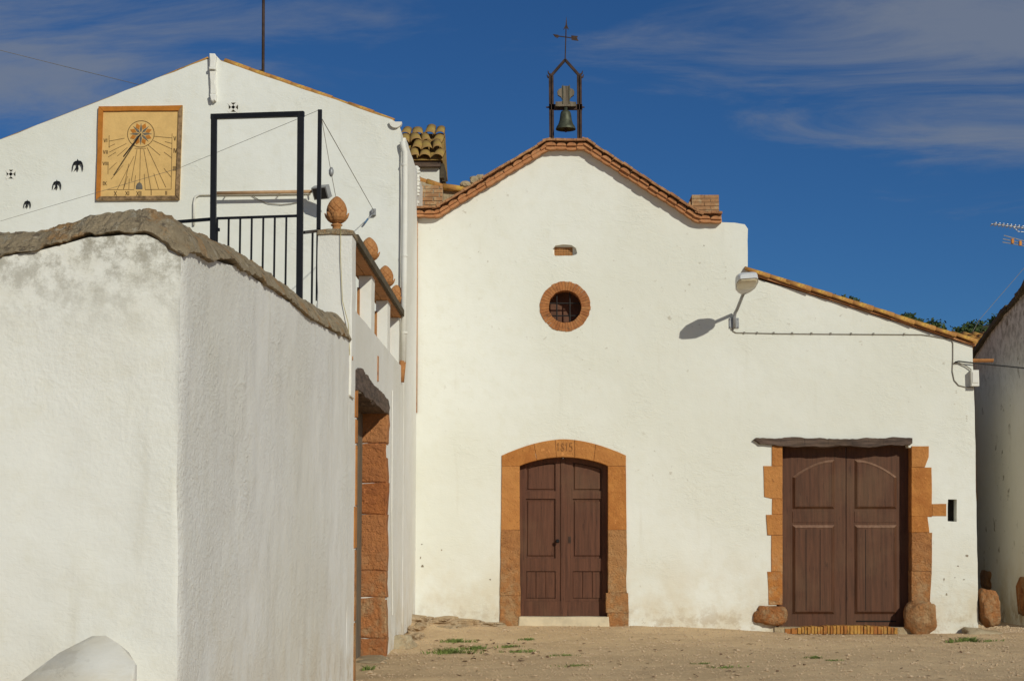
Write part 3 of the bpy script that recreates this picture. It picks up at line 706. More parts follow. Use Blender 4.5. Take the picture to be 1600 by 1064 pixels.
# ------------------------------------------------------------------ wall lamp with cable
lp = thing('wall_lamp', 'grey street lamp on a bent arm casting its shadow on the chapel wall', 'lamp', P(1147, 505, YF))
a = P(1147, 504, YF)
m = MB().box((a.x - .075, YF - .02, a.z - .09), (a.x + .075, YF - .001, a.z + .07)); 
for sx in (-.06, .06):
    for sz in (-.07, .055): m.tube([a + Vector((sx, -.018, sz)), a + Vector((sx, -.035, sz))], .01, 6)
m.build('wall_plate', M['galv'], lp)
hd = P(1166, 447, 26.98); 
pth = [a + Vector((0, -.05, -.09)), a + Vector((0, -.055, .08)), a + Vector((.01, -.075, .14)), a + Vector((.035, -.13, .19))]
end = hd + Vector((0, .30, -.05)); pth += [pth[-1].lerp(end, .5), end]
MB().tube(pth, .026, 10).build('arm', M['galv'], lp, True)
tilt = Matrix.Translation(hd) @ Matrix.Rotation(R(-14), 4, 'X') @ Matrix.Rotation(R(-4), 4, 'Y')
secs = [(.34, .035, .03, 0), (.27, .09, .10, .0), (.12, .15, .155, .0), (-.12, .172, .15, .0), (-.27, .15, .115, .0), (-.315, .12, .07, .0)]
m = MB(); vs = []; n = 12
for y, hw, ht, bz in secs:
    for i in range(n): 
        t_ = math.pi * i / (n - 1); vs.append(tilt @ Vector((hw * math.copysign(abs(math.cos(t_)) ** .42, math.cos(t_)), y, bz + ht * abs(math.sin(t_)) ** .45)))
fs = [(k * n + i, k * n + (i + 1) % n, (k + 1) * n + (i + 1) % n, (k + 1) * n + i) for k in range(len(secs) - 1) for i in range(n)]
fs += [tuple(range(n)), tuple((len(secs) - 1) * n + n - 1 - i for i in range(n))]
m.add(vs, fs); m.build('housing', M['lamp'], lp, False)
m = MB(); vs = []
lsec = [(.10, .11), (.02, .148), (-.14, .158), (-.26, .135), (-.29, .10)]
for y, hw in lsec:
    for i in range(9): 
        t_ = math.pi * i / 8; vs.append(tilt @ Vector((hw * math.cos(t_), y, -.003 - .028 * math.sin(t_) ** .35 * (.6 if y in (.10, -.29) else 1))))
fs = [(k * 9 + i, k * 9 + i + 1, (k + 1) * 9 + i + 1, (k + 1) * 9 + i) for k in range(4) for i in range(8)] + [tuple(range(9)), tuple(36 + 8 - i for i in range(9)), (0, 9, 18, 27, 36, 44, 35, 26, 17, 8)]
m.add(vs, fs); m.build('glass', M['lens'], lp, True)
p1 = tilt @ Vector((0, .30, .0)); MB().tube([end, p1], .034, 8).build('collar', M['galv'], lp)
def cable(name, pts, Y, r, mat, label, cat='cable', n=6):
    c = MB().tube([P(x, y, Y if not isinstance(Y, list) else Y[i]) for i, (x, y) in enumerate(pts)], r, n).build(name, mat, None, True)
    return tag(c, label, cat)
cc = cable('lamp_cable', [(1144, 512), (1145, 517), (1150, 520), (1180, 520.5), (1220, 521.5), (1290, 522), (1360, 522.5), (1440, 523), (1455, 525), (1470, 528), (1486, 530), (1489, 536), (1489, 560), (1488, 580), (1491, 594), (1498, 602), (1510, 605), (1521, 605.5)], YF - .012, .008, M['cable'], 'thin grey cable clipped along the chapel wall from lamp to box')
for xx in (1163, 1183, 1209, 1238, 1268, 1298, 1330, 1365, 1413): p = P(xx, 520 + (xx - 1163) * .009, YF - .01); MB().box((p.x - .012, YF - .028, p.z - .012), (p.x + .012, YF - .001, p.z + .016)).build('clip', M['cable'], cc)
jb = thing('junction_box', 'small white junction box at the right corner of the lean-to', 'electrical box', P(1523, 590, YF))
p0 = P(1518.5, 603, YF - .12); p1 = P(1529.5, 578, YF - .12); MB().box((p0.x, YF - .12, p0.z), (p1.x, YF - .002, p1.z)).build('box', M['white'], jb); MB().box((p0.x + .015, YF - .13, p0.z + .05), (p1.x - .015, YF - .119, p1.z - .03)).build('cover', M['white'], jb)
cable('service_cable', [(1492, 566), (1498, 564.5), (1510, 566), (1530, 568), (1560, 571), (1600, 575), (1700, 590)], YF - .05, .011, M['blackcable'], 'black service cable running off to the right from the lean-to corner')
cable('loop_cable', [(1490, 567), (1499, 567), (1510, 572), (1517, 577), (1519, 582)], YF - .03, .009, M['cable'], 'short brown cable drooping into the white junction box')
sp = thing('roof_spout', 'terracotta channel tile spout under the lean-to roof corner', 'spout', P(1530, 562, 28.4))
m = barrel(.36, .055, .05, .012, 6, 180); Mx = Matrix.Translation(P(1516, 561, 28.25)) @ Matrix.Rotation(R(-90), 4, 'Z') @ Matrix.Rotation(R(180), 4, 'Y')
m.v = [tuple(Mx @ Vector(v)) for v in m.v]; m.build('channel', M['terracotta'], sp); 

# ------------------------------------------------------------------ house with sundial gable (left)
YH = 25.0; XS = -1.93
hs = thing('house', 'white gabled farmhouse with a sundial behind the terrace', 'house', (-6, YH, 0))
hx1 = P(626, 300, YH).x
go = [P(-330, 362, YH), P(0, 219, YH), P(170, 152, YH), P(326, 92, YH), P(326, 88, YH), P(338, 88, YH), P(345, 96, YH), P(470, 138, YH), P(612, 187, YH), P(622, 193, YH), P(626, 203, YH)]
gout = [(p.x, p.z) for p in go] + [(hx1, 0), (P(-330, 362, YH).x, 0)]
def cross_hole(cx, cy, r): c = P(cx, cy, YH); return [(c.x - r, c.z - r), (c.x + r, c.z - r), (c.x + r, c.z + r), (c.x - r, c.z + r)]
v1h, v2h = cross_hole(17, 272.5, .065), cross_hole(364.5, 168, .068)
hw = slab('gable_wall', jitter(gout, .25, .012, 8), [v1h, v2h], YH, YH + .4, M['house'], hs)
# side wall: runs back past the chapel front
Ts = lambda u, v, w: (w, u, v)
sz = P(626, 200, YH).z
slab('side_wall', jitter([(YH + .402, 0), (34, 0), (34, sz - .05), (YH + .402, sz - .05)], .16, .02, 12), [], XS + .005, XS - .4, M['side'], hs, Ts)
for a, b_, nm in ((go[1], go[3], 'roof'), (go[6], go[8], 'roof')):
    d = (b_ - a).normalized(); a2 = a - d * (3.5 if a is go[1] else .1); roofslab('roof', (a2.x, a2.z - .03), (b_.x, b_.z - .03), YH + .03, 34, .05, M['oldtile'], hs)
hr = [o for o in hs.children if o.name.startswith('roof')]
rr = random.Random(41)
place_tiles(go[6] + Vector((.1, .10, 0)), go[8] + Vector((.02, .10, 0)), 8, hr[-1], 1, .2, BT, rr, .8, -.03)
place_tiles(go[1] + Vector((-1.5, .12, -.66)), go[3] + Vector((-.1, .12, 0)), 12, hr[0], 1, .2, BT, rr, .45, -.02)
for vh in (v1h, v2h):
    (xa, za), (xb, zb) = vh[0], vh[2]; xc, zc = (xa + xb) / 2, (za + zb) / 2
    m = MB().box((xa - .02, YH + .07, za - .02), (xb + .02, YH + .1, zb + .02), 1)
    for s_ in (-1, 1): m.bar((xc - (xb - xc), YH + .02, zc - s_ * (zb - zc)), (xc + (xb - xc), YH + .02, zc + s_ * (zb - zc)), .042, .05, up=(0, 1, 0))
    m.build('vent', [M['white'], M['dark'] if vh is v1h else M['mortarline']], hs)
m = MB()                                                   # carved timber end under the ridge
m.prism(jitter(XZ([(328.5, 86), (337, 86), (339, 90), (338, 108), (329, 108)], YH), .08, .006, 3), YH - .08, YH + .02, None, .012)
m.prism(jitter(XZ([(328, 107.5), (338.5, 107.5), (338.5, 111.5), (328, 111.5)], YH), .08, .004, 4), YH - .10, YH + .02, None, .01)
m.prism(jitter(XZ([(329, 112), (338, 112), (338, 149), (329.5, 149)], YH), .07, .008, 5), YH - .06, YH + .02, None, .015)
m.prism(jitter(XZ([(329, 149.5), (339, 149.5), (338.5, 160), (335.5, 159), (334, 161), (331, 159.5)], YH), .05, .004, 6), YH - .09, YH + .02, None, .01)
m.build('ridge_bracket', M['white'], hs)
# antenna mast on the roof
am = thing('antenna_mast', 'thin dark antenna mast standing on the farmhouse roof', 'mast', P(411, 112, 25.6))
MB().tube([P(411, 118, 25.6), P(412, -60, 25.6)], .022, 8).build('pole', M['iron'], am); MB().bar(P(404, 112, 25.6), P(413, 110, 25.6), .03).build('stay', M['iron'], am)
# downpipe
dp = thing('downpipe', 'white downpipe with terracotta end at the farmhouse corner', 'downpipe', (XS, YH, 3))
g = P(620, 191, YH - .05)
pp = [P(629, 222, YH - .06), P(630, 230, YH - .06), P(632.5, 238, YH - .06), P(632.5, 300, YH - .06), P(631.5, 420, YH - .06), P(630, 566, YH - .06)]
MB().tube(pp, .042, 12).build('pipe', M['white'], dp, True)
for yy in (258, 400, 520): p = P(632, yy, YH - .06); MB().lathe([(.048, -.012), (.048, .012)], 12, p).build('bracket', M['white'], dp)
MB().tube([P(629.5, 564, YH - .06), P(627, 597, YH - .06)], [.046, .040], 10).build('terracotta_end', M['terracotta'], dp, True)
m = MB()                                                    # gutter end under the eave
gc = P(618, 191, YH - .03)
m.add([(gc.x + .09 * math.cos(R(180 + 180 * i / 10)), y, gc.z + .085 * math.sin(R(180 + 180 * i / 10))) for y in (YH - .05, YH + .05) for i in range(11)], [tuple(range(11)), tuple(11 + i for i in range(10, -1, -1))] + [(i, i + 1, 12 + i, 11 + i) for i in range(10)] + [(0, 11, 21, 10)])
m.build('gutter_end', M['white'], hs)
tag(MB().tube([P(651.5, 342, YF - .03), P(651, 500, YF - .03), P(650.5, 645, YF - .03)], .016, 8).build('conduit_pipe', M['tile'], None, True), 'thin terracotta coloured pipe in the corner of chapel and farmhouse', 'pipe')

lm = MB(); rr = random.Random(64)
for i in range(26):
    yy = 262 + 62 * i / 25; p = P(650 + rr.uniform(-1, 4.5), yy, 27.98); q = boulder((0, 0, 0), .035, .05, .03, i, .3, 1); lm.add([Vector(v) + p for v in q.v], q.f)
lm.build('plaster_lumps', M['white'], hs)
# ------------------------------------------------------------------ sundial
sd = thing('sundial', 'square ochre sundial with orange border on the farmhouse gable', 'sundial', P(217, 313, YH))
sq = [(155, 168), (286, 166), (281, 313), (151, 314)]; inn = [(162, 175), (280, 174), (275.5, 307), (157.5, 308)]
MB().prism(XZ(sq, YH), YH - .022, YH + .001).build('panel', M['panelochre'], sd)
for i, mt in enumerate(('frameorange', 'frameold', 'frameold', 'frameorange')):
    j = (i + 1) % 4
    MB().prism(jitter(XZ([sq[i], sq[j], inn[j], inn[i]], YH), .1, .003, 80 + i), YH - .05, YH - .0225, None, .006).build('border', M[mt], sd)
YI = YH - .0245
def stroke(m, pts, wd=.012, mi=0):
    q = [P(x, y, YI) for x, y in pts]
    for a, b_ in zip(q, q[1:]): m.bar(a, b_, wd, .003, mi, up=(0, 1, 0))
def zc(u, v): return (145 + u / 6.653, 160 + v / 6.65)
m = MB(); C0 = (500, 330)
for a, b_ in [((170, 345), (170, 475)), ((160, 640), (158, 745)), ((825, 325), (815, 905)), ((152, 908), (430, 908)), ((545, 908), (812, 905)), ((435, 480), (555, 480)),
              ((640, 355), (820, 372)), ((630, 400), (825, 487)), ((570, 440), (700, 552)), ((170, 405), (330, 375)), ((170, 520), (350, 430)), ((460, 490), (400, 820)), ((495, 485), (488, 840)), ((530, 490), (605, 905)),
              ((565, 470), (760, 885)), ((430, 560), (255, 905)), ((375, 640), (318, 905)), ((750, 410), (825, 430)), ((740, 518), (820, 578)), ((740, 688), (812, 775)), ((165, 465), (230, 435)), ((160, 570), (240, 520)),
              ((170, 700), (250, 625)), ((190, 800), (310, 660)), ((360, 770), (320, 905)), ((445, 760), (430, 900)), ((535, 745), (545, 905)), ((635, 740), (685, 905)), ((380, 795), (375, 905)), ((255, 560), (360, 470))]:
    stroke(m, [zc(*a), zc(*b_)], .0062)
m.build('hour_lines', M['ink'], sd)
def numeral(tx, u, v, h, wu=16):
    m = MB(); x = u
    for c_ in tx:
        if c_ == 'I': stroke(m, [zc(x + 5, v), zc(x + 5, v + h)], .010); x += 12
        elif c_ == 'V': stroke(m, [zc(x, v), zc(x + 11, v + h), zc(x + 22, v)], .010); x += 27
        elif c_ == 'X': stroke(m, [zc(x, v), zc(x + 26, v + h)], .010); stroke(m, [zc(x + 26, v), zc(x, v + h)], .010); x += 30
    m.build('numeral', M['ink'], sd)
for a in (('VI', 115, 380, 36), ('VII', 108, 500, 36), ('VIII', 104, 620, 34), ('IX', 104, 825, 38), ('X', 222, 925, 46), ('XI', 340, 925, 42), ('XII', 455, 925, 46), ('I', 602, 905, 62), ('II', 752, 922, 40), ('V', 842, 355, 44), ('IV', 838, 480, 46), ('III', 832, 665, 48)): numeral(*a)
m = MB(); cr = P(*zc(500, 330), YI); n = 40
rad = 142 / 6.65 / 112.0
for i in range(n):
    a0, a1 = 2 * math.pi * i / n, 2 * math.pi * (i + 1) / n
    m.bar((cr.x + rad * math.cos(a0), YI, cr.z + rad * math.sin(a0)), (cr.x + rad * math.cos(a1), YI, cr.z + rad * math.sin(a1)), .009, .003, 2, up=(0, 1, 0))
for i in range(8):
    for kind, off, r1 in ((0, 0, .17), (1, 22.5, .165)):
        a = R(45 * i + off); t_ = Vector((math.cos(a), 0, math.sin(a))); s_ = Vector((-math.sin(a), 0, math.cos(a))); c_ = Vector((cr.x, YI - .001 - kind * .002, cr.z))
        if kind: q = [c_ + t_ * .07, c_ + t_ * .115 + s_ * .032, c_ + t_ * r1, c_ + t_ * .115 - s_ * .032]
        else: q = [c_ + t_ * .015, c_ + t_ * .06 + s_ * .017, c_ + t_ * r1 * .95, c_ + t_ * .06 - s_ * .017]
        m.add([p for p in q] + [p + Vector((0, .002, 0)) for p in q], [(0, 1, 2, 3), (7, 6, 5, 4), (0, 4, 5, 1), (1, 5, 6, 2), (2, 6, 7, 3), (3, 7, 4, 0)], 1 - kind)
m.build('compass_rose', [M['frameorange'], M['inkdark'], M['ink']], sd)
tipd = P(193, 245, YH - .37)
MB().tube([P(220, 209.5, YH - .02), tipd], .010, 6).build('gnomon', M['black'], sd)
m = MB(); m.prism(XZ([zc(447, 905), zc(447, 872), zc(462, 845), zc(484, 830), zc(506, 845), zc(516, 872), zc(516, 905)], YI), YI - .001, YI + .003); m.build('painted_emblem', M['inkdark'], sd)
# iron swallows
for cx, cy, s_, lb in ((121.5, 258, 17, 'largest black iron swallow, nearest the sundial'), (89, 288.5, 13.5, 'middle-sized black iron swallow between the other two'), (42.8, 318.5, 11, 'smallest and lowest black iron swallow on the gable')):
    pl = [(.0, .52), (.07, .36), (.3, .34), (.42, .2), (.5, -.1), (.48, -.5), (.38, -.05), (.24, .12), (.09, .1), (.04, -.12), (.08, -.32), (.02, -.52), (-.08, -.3), (-.2, -.42), (-.32, -.52), (-.2, -.3), (-.08, -.12), (-.1, .1), (-.26, .1), (-.38, -.05), (-.48, -.5), (-.46, -.1), (-.38, .2), (-.22, .32), (-.06, .34)]
    o = slab('swallow', XZ([(cx + u * s_, cy - v * s_ * 1.05) for u, v in pl], YH - .02), [], YH - .035, YH - .015, M['black'], None)
    c_ = P(cx, cy, YH); MB().tube([c_ + Vector((0, -.016, .02)), c_ + Vector((0, .01, .02))], .006, 6).build('pin', M['black'], o)
    tag(o, lb, 'swallow', 'iron swallows on the gable')

# ------------------------------------------------------------------ floodlight, pole, wires on the gable
cd_ = cable('conduit', [(303, 352), (303, 318), (305, 308), (312, 304), (345, 303.5), (410, 303), (470, 302), (486, 301.5)], YH - .03, .018, M['white'], 'white electrical conduit bending across the farmhouse gable', 'conduit')
tag(MB().tube([P(338, 302, YH - .17), P(487, 299.5, YH - .17)], .024, 10).build('wooden_pole', M['copper'], None, True), 'tan wooden pole running level along the farmhouse gable', 'pole')
m = bpy.context.scene.objects['wooden_pole']
for xx in (355, 437): MB().bar(P(xx, 301, YH - .17), P(xx, 303, YH), .012, .012).build('hook', M['galv'], m)
cable('slack_cable', [(394, 306), (405, 313), (420, 318.5), (440, 320), (455, 318.5), (470, 315)], YH - .02, .006, M['cable'], 'slack thin cable sagging below the wooden pole')
fl = thing('floodlight', 'small grey floodlight at the end of the wooden pole', 'floodlight', P(498, 300, YH - .3))
fm = Matrix.Translation(P(502, 301, YH - .32)) @ Matrix.Rotation(R(-25), 4, 'Z') @ Matrix.Rotation(R(30), 4, 'X')
m = MB().box((-.12, -.04, -.09), (.12, .06, .09), 0, fm); m.build('housing', M['galv'], fl); m = MB().box((-.10, -.046, -.075), (.10, -.041, .075), 0, fm); m.build('glass', M['grille'], fl)
MB().bar(P(487, 300, YH - .17), fm @ Vector((0, .05, 0)), .02).build('bracket', M['black'], fl); m = MB().bar(P(484, 301, YH - .05), P(496, 291, YH - .25), .02); m.build('stay', M['black'], fl)
YP = 18.75
pl_ = thing('steel_pole', 'slim black square pole behind the terrace pillar', 'pole', P(499, 500, YP))
MB().bar(P(500, 172, YP), P(496.5, 470, YP), .042, .042).build('shaft', M['black'], pl_)
def wire(name, pts, r, mat, label): return tag(MB().tube(pts, r, 5).build(name, mat), label, 'wire')
wire('wire', [P(497, 173, YP), P(280, 263, 22), P(0, 346, YH - .3)], .0025, M['cable'], 'thin wire from the black pole down to the left across the gable')
wire('wire', [P(503, 186, YP), P(585, 331, YH - .05)], .0045, M['cable'], 'thin guy wire from the black pole to the bracket on the gable')
wire('wire', [P(503, 188, YP), P(517, 268, YP + .2), P(526, 315, YP + .4)], .0035, M['cable'], 'short guy wire with shackle beside the black pole')
wb = thing('wire_bracket', 'small wall bracket with blue strap holding the guy wire', 'bracket', P(584, 331, YH)); p = P(584, 331, YH - .04)
m = MB().box((p.x - .03, YH - .06, p.z - .05), (p.x + .03, YH - .001, p.z + .04)); m.build('plate', M['galv'], wb); MB().bar(P(581, 335, YH - .05), P(574, 343, YH - .06), .02).build('chain', M['galv'], wb); MB().bar(P(575, 342, YH - .06), P(570, 349, YH - .06), .045, .02).build('strap', M['blue'], wb)
tag(MB().lathe([(.012, -.05), (.026, -.02), (.026, .02), (.012, .05)], 8, P(517.5, 269, YP + .2)).build('shackle', M['galv'], None, True), 'small metal shackle on the short guy wire', 'shackle')
wire('overhead_wire', [P(-60, 64, 40), P(100, 104, 38), P(222, 134, 36), P(330, 175, 34)], .007, M['cable'], 'overhead wire crossing the sky above the gable at left')
wire('overhead_wire', [P(1660, 350, 45), P(1530, 500, 45), P(1480, 590, 45)], .006, M['cable'], 'faint overhead wire against the sky above the right building')

# ------------------------------------------------------------------ terrace with balustrade and side doorway
te = thing('terrace', 'raised whitewashed terrace with pillar, balustrade and stone side doorway', 'terrace', (XS, 21, 0))
zt_ = EYE + 2.33; zp = P(520, 360, 18.1).z; yA, yB = 18.12, YH + .40
d0, d1 = PX(556, 800, XS).y, PX(603, 800, XS).y; zl = PX(601, 643, XS).z
ho = [(d0, -.4), (d0, zl), (d1, zl), (d1, -.4)]
tout = [(yA, -.5), (yA, zt_), (yB - .002, zt_), (yB - .002, -.5)]
# opening reaches the ground: outline walks round it
tout = [(yA, -.5), (d0, -.5), (d0, zl), (d1, zl), (d1, -.5), (yB - .002, -.5), (yB - .002, zt_), (yA, zt_)]
tw = slab('side_wall', jitter(tout, .2, .006, 15), [], XS, XS - .38, M['side'], te, Ts)
MB().box((-9, 16.6, zt_ - .5), (XS - .382, YH - .002, zt_ - .25)).build('floor', M['palestone'], te)
# pillar
pxl = P(495, 450, 18.1).x; pxr = P(550, 450, 18.1).x
MB().prism(jitter([(pxl, 2.8), (pxr, 2.8), (pxr, zp - .03), (pxl, zp - .03)], .15, .006, 18), 18.1, 18.48, None, .012).build('pillar', M['side'], te)
MB().prism(jitter([(pxl - .015, zp - .05), (pxr + .01, zp - .05), (pxr + .01, zp - .005), (pxr - .08, zp + .012), (pxl + .1, zp + .01), (pxl - .015, zp)], .06, .008, 19), 18.08, 18.5, None, .012).build('pillar_cap', M['mortar'], te)
# balustrade rail: terracotta soffit slabs with a dark weathered top
zr = zp - .03
rail = MB().box((XS - .20, 18.5, zr - .03), (XS + .04, YH - .05, zr + .055)).build('rail', M['mossrail'], te)
nt_ = 14
for i in range(nt_):
    for j in range(2):
        ya = 18.5 + (YH - .06 - 18.5) * i / nt_; yb_ = 18.5 + (YH - .06 - 18.5) * (i + 1) / nt_
        MB().box((XS - .22 + .112 * j, ya + .006, zr - .055), (XS - .115 + .112 * j, yb_ - .006, zr - .031)).build('tile', M['terracotta'], rail)
posts = []
for xa, xb in ((562, 580), (590.5, 605.5), (612.5, 623)):
    yq = PX(xb, 500, XS - .03).y; wv = .15
    pb = MB().prism(jitter([(XS - .03 - wv, zt_ - .02), (XS - .03, zt_ - .02), (XS - .03, zr - .056), (XS - .03 - wv, zr - .056)], .2, .004, int(xa)), yq, yq + .42, None, .008).build('baluster_post', M['white'], te); posts.append(yq)
    MB().box((XS - .195, yq - .03, zt_ - .02), (XS - .165, yq + .03, zr - .2)).build('brick_edge', M['terracotta'], pb)
# doorway masonry
Tj = lambda y: (lambda u, v, w: (u, w, v))
zz_ = [-.15, .12, .62, .95, 1.65, 2.05, 2.55, zl + .03]; rr = random.Random(8)
for k, (za, zb) in enumerate(zip(zz_, zz_[1:])):
    mt = M['redstone']
    MB().prism(jitter([(XS - .42, za + .002), (XS + .008 + rr.uniform(-.004, .01), za + .002), (XS + .008 + rr.uniform(-.004, .01), zb - .002), (XS - .42, zb - .006)], .08, .013, 90 + k), d1 - .02 + rr.uniform(-.01, .01), d1 + .25, None, .016).build('stone', mt, tw)
zz2 = [-.15, .5, 1.25, 1.7, 2.35, 2.62, zl + .2]
for k, (za, zb) in enumerate(zip(zz2, zz2[1:])):
    wv = (.12, .10, .2, .1, .16, .22)[k]
    MB().prism(jitter([(d0 - wv, za + .006), (d0 + .03, za + .006), (d0 + .03, zb - .006), (d0 - wv, zb - .006)], .12, .006, 120 + k), XS + .012, XS - .40, Ts, .01).build('stone', M['ochre2'] if k < 2 else M['ochre'], tw)
MB().prism(jitter([(d0 - .35, zl - .02), (d1 + .15, zl - .01), (d1 + .3, zl + .10), (d1 + .1, zl + .16), (d1 - 1, zl + .2), (d1 - 2, zl + .22), (d0 + .2, zl + .26), (d0 - .3, zl + .2)], .06, .022, 71), XS + .02, XS - .44, Ts, .03).build('lintel', M['beamY'], te)
MB().box((XS - .36, d0 + .034, -.2), (XS - .30, d1 - .03, zl - .02)).build('door', M['greywood'], te)
p = PX(590, 580, XS); MB().box((XS - .02, p.y - .05, p.z - .12), (XS + .01, p.y + .05, p.z + .18)).build('tile_strip', M['tile'], te)
p = PX(547, 560, XS); MB().tube([p + Vector((-.05, 0, 0)), p + Vector((.03, 0, 0))], .022, 8).build('drain', M['terracotta'], te)
m = MB(); p = PX(614, 640, XS + .02)
MB().tube([PX(613, 610, XS + .015), PX(612, 800, XS + .015), PX(613, 960, XS + .015)], .008, 6).build('cable_run', M['white'], te)
tag(MB().tube([P(532.5, 353, 18.07), P(532, 400, 18.08), P(535, 470, 18.08), P(544, 505, 18.06), P(546.5, 555, 18.04)], .004, 5).build('pillar_cable', M['yellowcable'], None), 'yellowish cable running down the front of the terrace pillar', 'cable')

# ---- pine-cone finials
def finial_meshes():
    body = MB(); nz, na = 40, 56; vs = []; H = .255
    for i in range(nz + 1):
        t_ = i / nz; z_ = t_ * H; r = .112 * (math.sin(math.pi * min(1, (t_ * .86 + .14))) ** .62) * (1 - .12 * t_) if t_ < .999 else .003
        for k in range(na):
            a = 2 * math.pi * k / na; q = abs(math.sin(4 * a + t_ * 11)) ; q2 = abs(math.sin(4 * a - t_ * 11)); gr = min(q, q2); rr_ = r * (1 - .10 * max(0, 1 - gr * 2.6)) 
            vs.append((rr_ * math.cos(a), rr_ * math.sin(a), z_ + .12))
    body.add(vs, [(i * na + k, i * na + (k + 1) % na, (i + 1) * na + (k + 1) % na, (i + 1) * na + k) for i in range(nz) for k in range(na)] + [tuple(nz * na + k for k in range(na))])
    stem = MB().lathe([(.075, -.02), (.07, 0), (.048, .015), (.042, .055), (.06, .066), (.062, .075), (.042, .086), (.05, .10), (.085, .135), (.10, .16), (.09, .17)], 24)
    pet = MB()
    for i in range(8):
        a = 2 * math.pi * i / 8; t_ = Vector((math.cos(a), math.sin(a), 0)); s_ = Vector((-math.sin(a), math.cos(a), 0)); up = Vector((0, 0, 1)); rows = [(.055, .095, .02), (.085, .118, .036), (.108, .15, .042), (.118, .18, .032), (.122, .197, .008)]
        vs = []
        for rr_, z_, hw in rows:
            for j in (-1, -.4, .4, 1): vs.append(t_ * (rr_ + (.008 if abs(j) < .5 else -.006)) + s_ * (hw * j) + up * z_)
        fs = [(4 * k + j, 4 * k + j + 1, 4 * k + 5 + j, 4 * k + 4 + j) for k in range(4) for j in range(3)]
        pet.add(vs, fs)
    return body.mesh('cone', M['terracotta'], False), stem.mesh('stem', M['terracotta'], True), pet.mesh('leaf_cup', M['terracotta'], False)
FM = finial_meshes()
fpos = [P(526, 350, 18.28) * 1.0] + [Vector((XS - .08, y + .2, zr + .055)) for y in posts]
fpos[0] = Vector((P(526, 350, 18.28).x, 18.28, zp + .012))
fl_l = ['largest terracotta pine cone finial, on top of the white pillar', 'terracotta pine cone finial on the rail just behind the pillar', 'terracotta pine cone finial second along the sloping-looking rail', 'farthest terracotta pine cone finial on the rail near the downpipe']
for p, lb in zip(fpos, fl_l):
    t_ = thing('pine_cone_finial', lb, 'finial', p, 'pine cone finials on the balustrade')
    for nm, me in zip(('cone', 'stem', 'leaf_cup'), FM):
        o = bpy.data.objects.new(nm, me); COL.objects.link(o); o.parent = t_

# ---- gate frame and railings
YGt = 17.0
gt = thing('terrace_gate', 'tall black steel gate frame with barred gate on the terrace', 'gate', P(400, 480, YGt))
def gp(x, y, t=None): t = (x - 333) / 140; return P(x, y, YGt - .12 * t)
zf = zt_ - .25
def down(p): return Vector((p.x, p.y, zf))
for xx, yy, w_ in ((334.5, 181, .055), (470, 176, .06)): p = gp(xx, yy); q = gp(xx - 2, 470); MB().bar(p, Vector((q.x, p.y, zf)), w_, .05).build('frame_post', M['black'], gt)
MB().bar(gp(330, 183), gp(475, 178.5), .05, .05).build('top_beam', M['black'], gt)
MB().bar(gp(339, 341.5), gp(466, 337.5), .02, .024).build('rail', M['black'], gt)
for i in range(7):
    xx = 339.5 + 18.0 * i; p = gp(xx, 341.3 - (xx - 339) * .031); q = gp(xx - 1.8, 470); MB().bar(p, Vector((q.x, p.y, zf + .08)), .018, .018).build('bar', M['black'], gt)
MB().bar(Vector((gp(339, 470).x, gp(339, 470).y, zf + .08)), Vector((gp(466, 470).x, gp(466, 470).y, zf + .08)), .02, .024).build('bottom_rail', M['black'], gt)
m = MB().bar(gp(332, 360), gp(343, 359), .03, .03); m.tube([gp(338, 352), gp(338, 366)], .014, 6); m.build('latch', M['black'], gt)
ra = thing('railing', 'short black railing between gate and white pillar', 'railing', P(485, 480, 17.2))
MB().bar(P(475, 363.5, 16.95), P(496, 361, 18.2), .02, .03).build('rail', M['black'], ra); p = P(488.5, 362, 17.7); MB().bar(p, Vector((P(487, 480, 17.7).x, 17.7, zf)), .02).build('bar', M['black'], ra)
rb = thing('railing', 'black handrail left of the gate, mostly behind the wall coping', 'railing', P(300, 480, 17)); MB().bar(P(333, 342.5, 17.0), P(215, 352, 17.6), .028, .03).build('rail', M['black'], rb)
p = P(225, 351, 17.55); MB().bar(p, Vector((p.x, p.y, zf)), .03).build('post', M['black'], rb)

# ------------------------------------------------------------------ boundary wall in the foreground
bw = thing('boundary_wall', 'rough whitewashed wall with brown mortar coping in the left foreground', 'wall', (-2.2, 12, 0))
Y0 = 9.75; YE = 18.12; cy_ = PX(287, 380, XS).y
Y0 = cy_
def topside(y):       # plaster top on the side face along the wall
    pts = [(PX(a, b_, XS).y, PX(a, b_, XS).z) for a, b_ in ((287, 386), (308, 387), (324, 394), (350, 404), (366, 408), (392, 424), (429, 450), (455, 470), (481, 491), (507, 507), (546, 526))]
    for (a, za), (c_, zc_) in zip(pts, pts[1:]):
        if y <= c_: return za + (zc_ - za) * max(0, (y - a) / (c_ - a))
    return pts[-1][1]
def crown(y):
    pts = [(PX(a, b_, XS - .2).y, PX(a, b_, XS - .2).z) for a, b_ in ((243, 335), (262, 343), (290, 362), (329, 377), (366, 397), (402, 423), (437, 448), (471, 472), (500, 488), (518, 490), (532, 500))]
    for (a, za), (c_, zc_) in zip(pts, pts[1:]):
        if y <= c_: return za + (zc_ - za) * max(0, (y - a) / (c_ - a))
    return pts[-1][1]
def front_top(x):
    q = [(-9, P(0, 392, Y0).z - .3)] + [(P(a, b_, Y0).x, P(a, b_, Y0).z) for a, b_ in ((0, 388), (60, 378), (100, 368), (140, 357), (232, 353), (258, 365), (287, 381))]
    for (a, za), (c_, zc_) in zip(q, q[1:]):
        if x <= c_: return za + (zc_ - za) * max(0, (x - a) / (c_ - a))
    return q[-1][1]
def lean(z): return max(0, (2.8 - z)) * .012
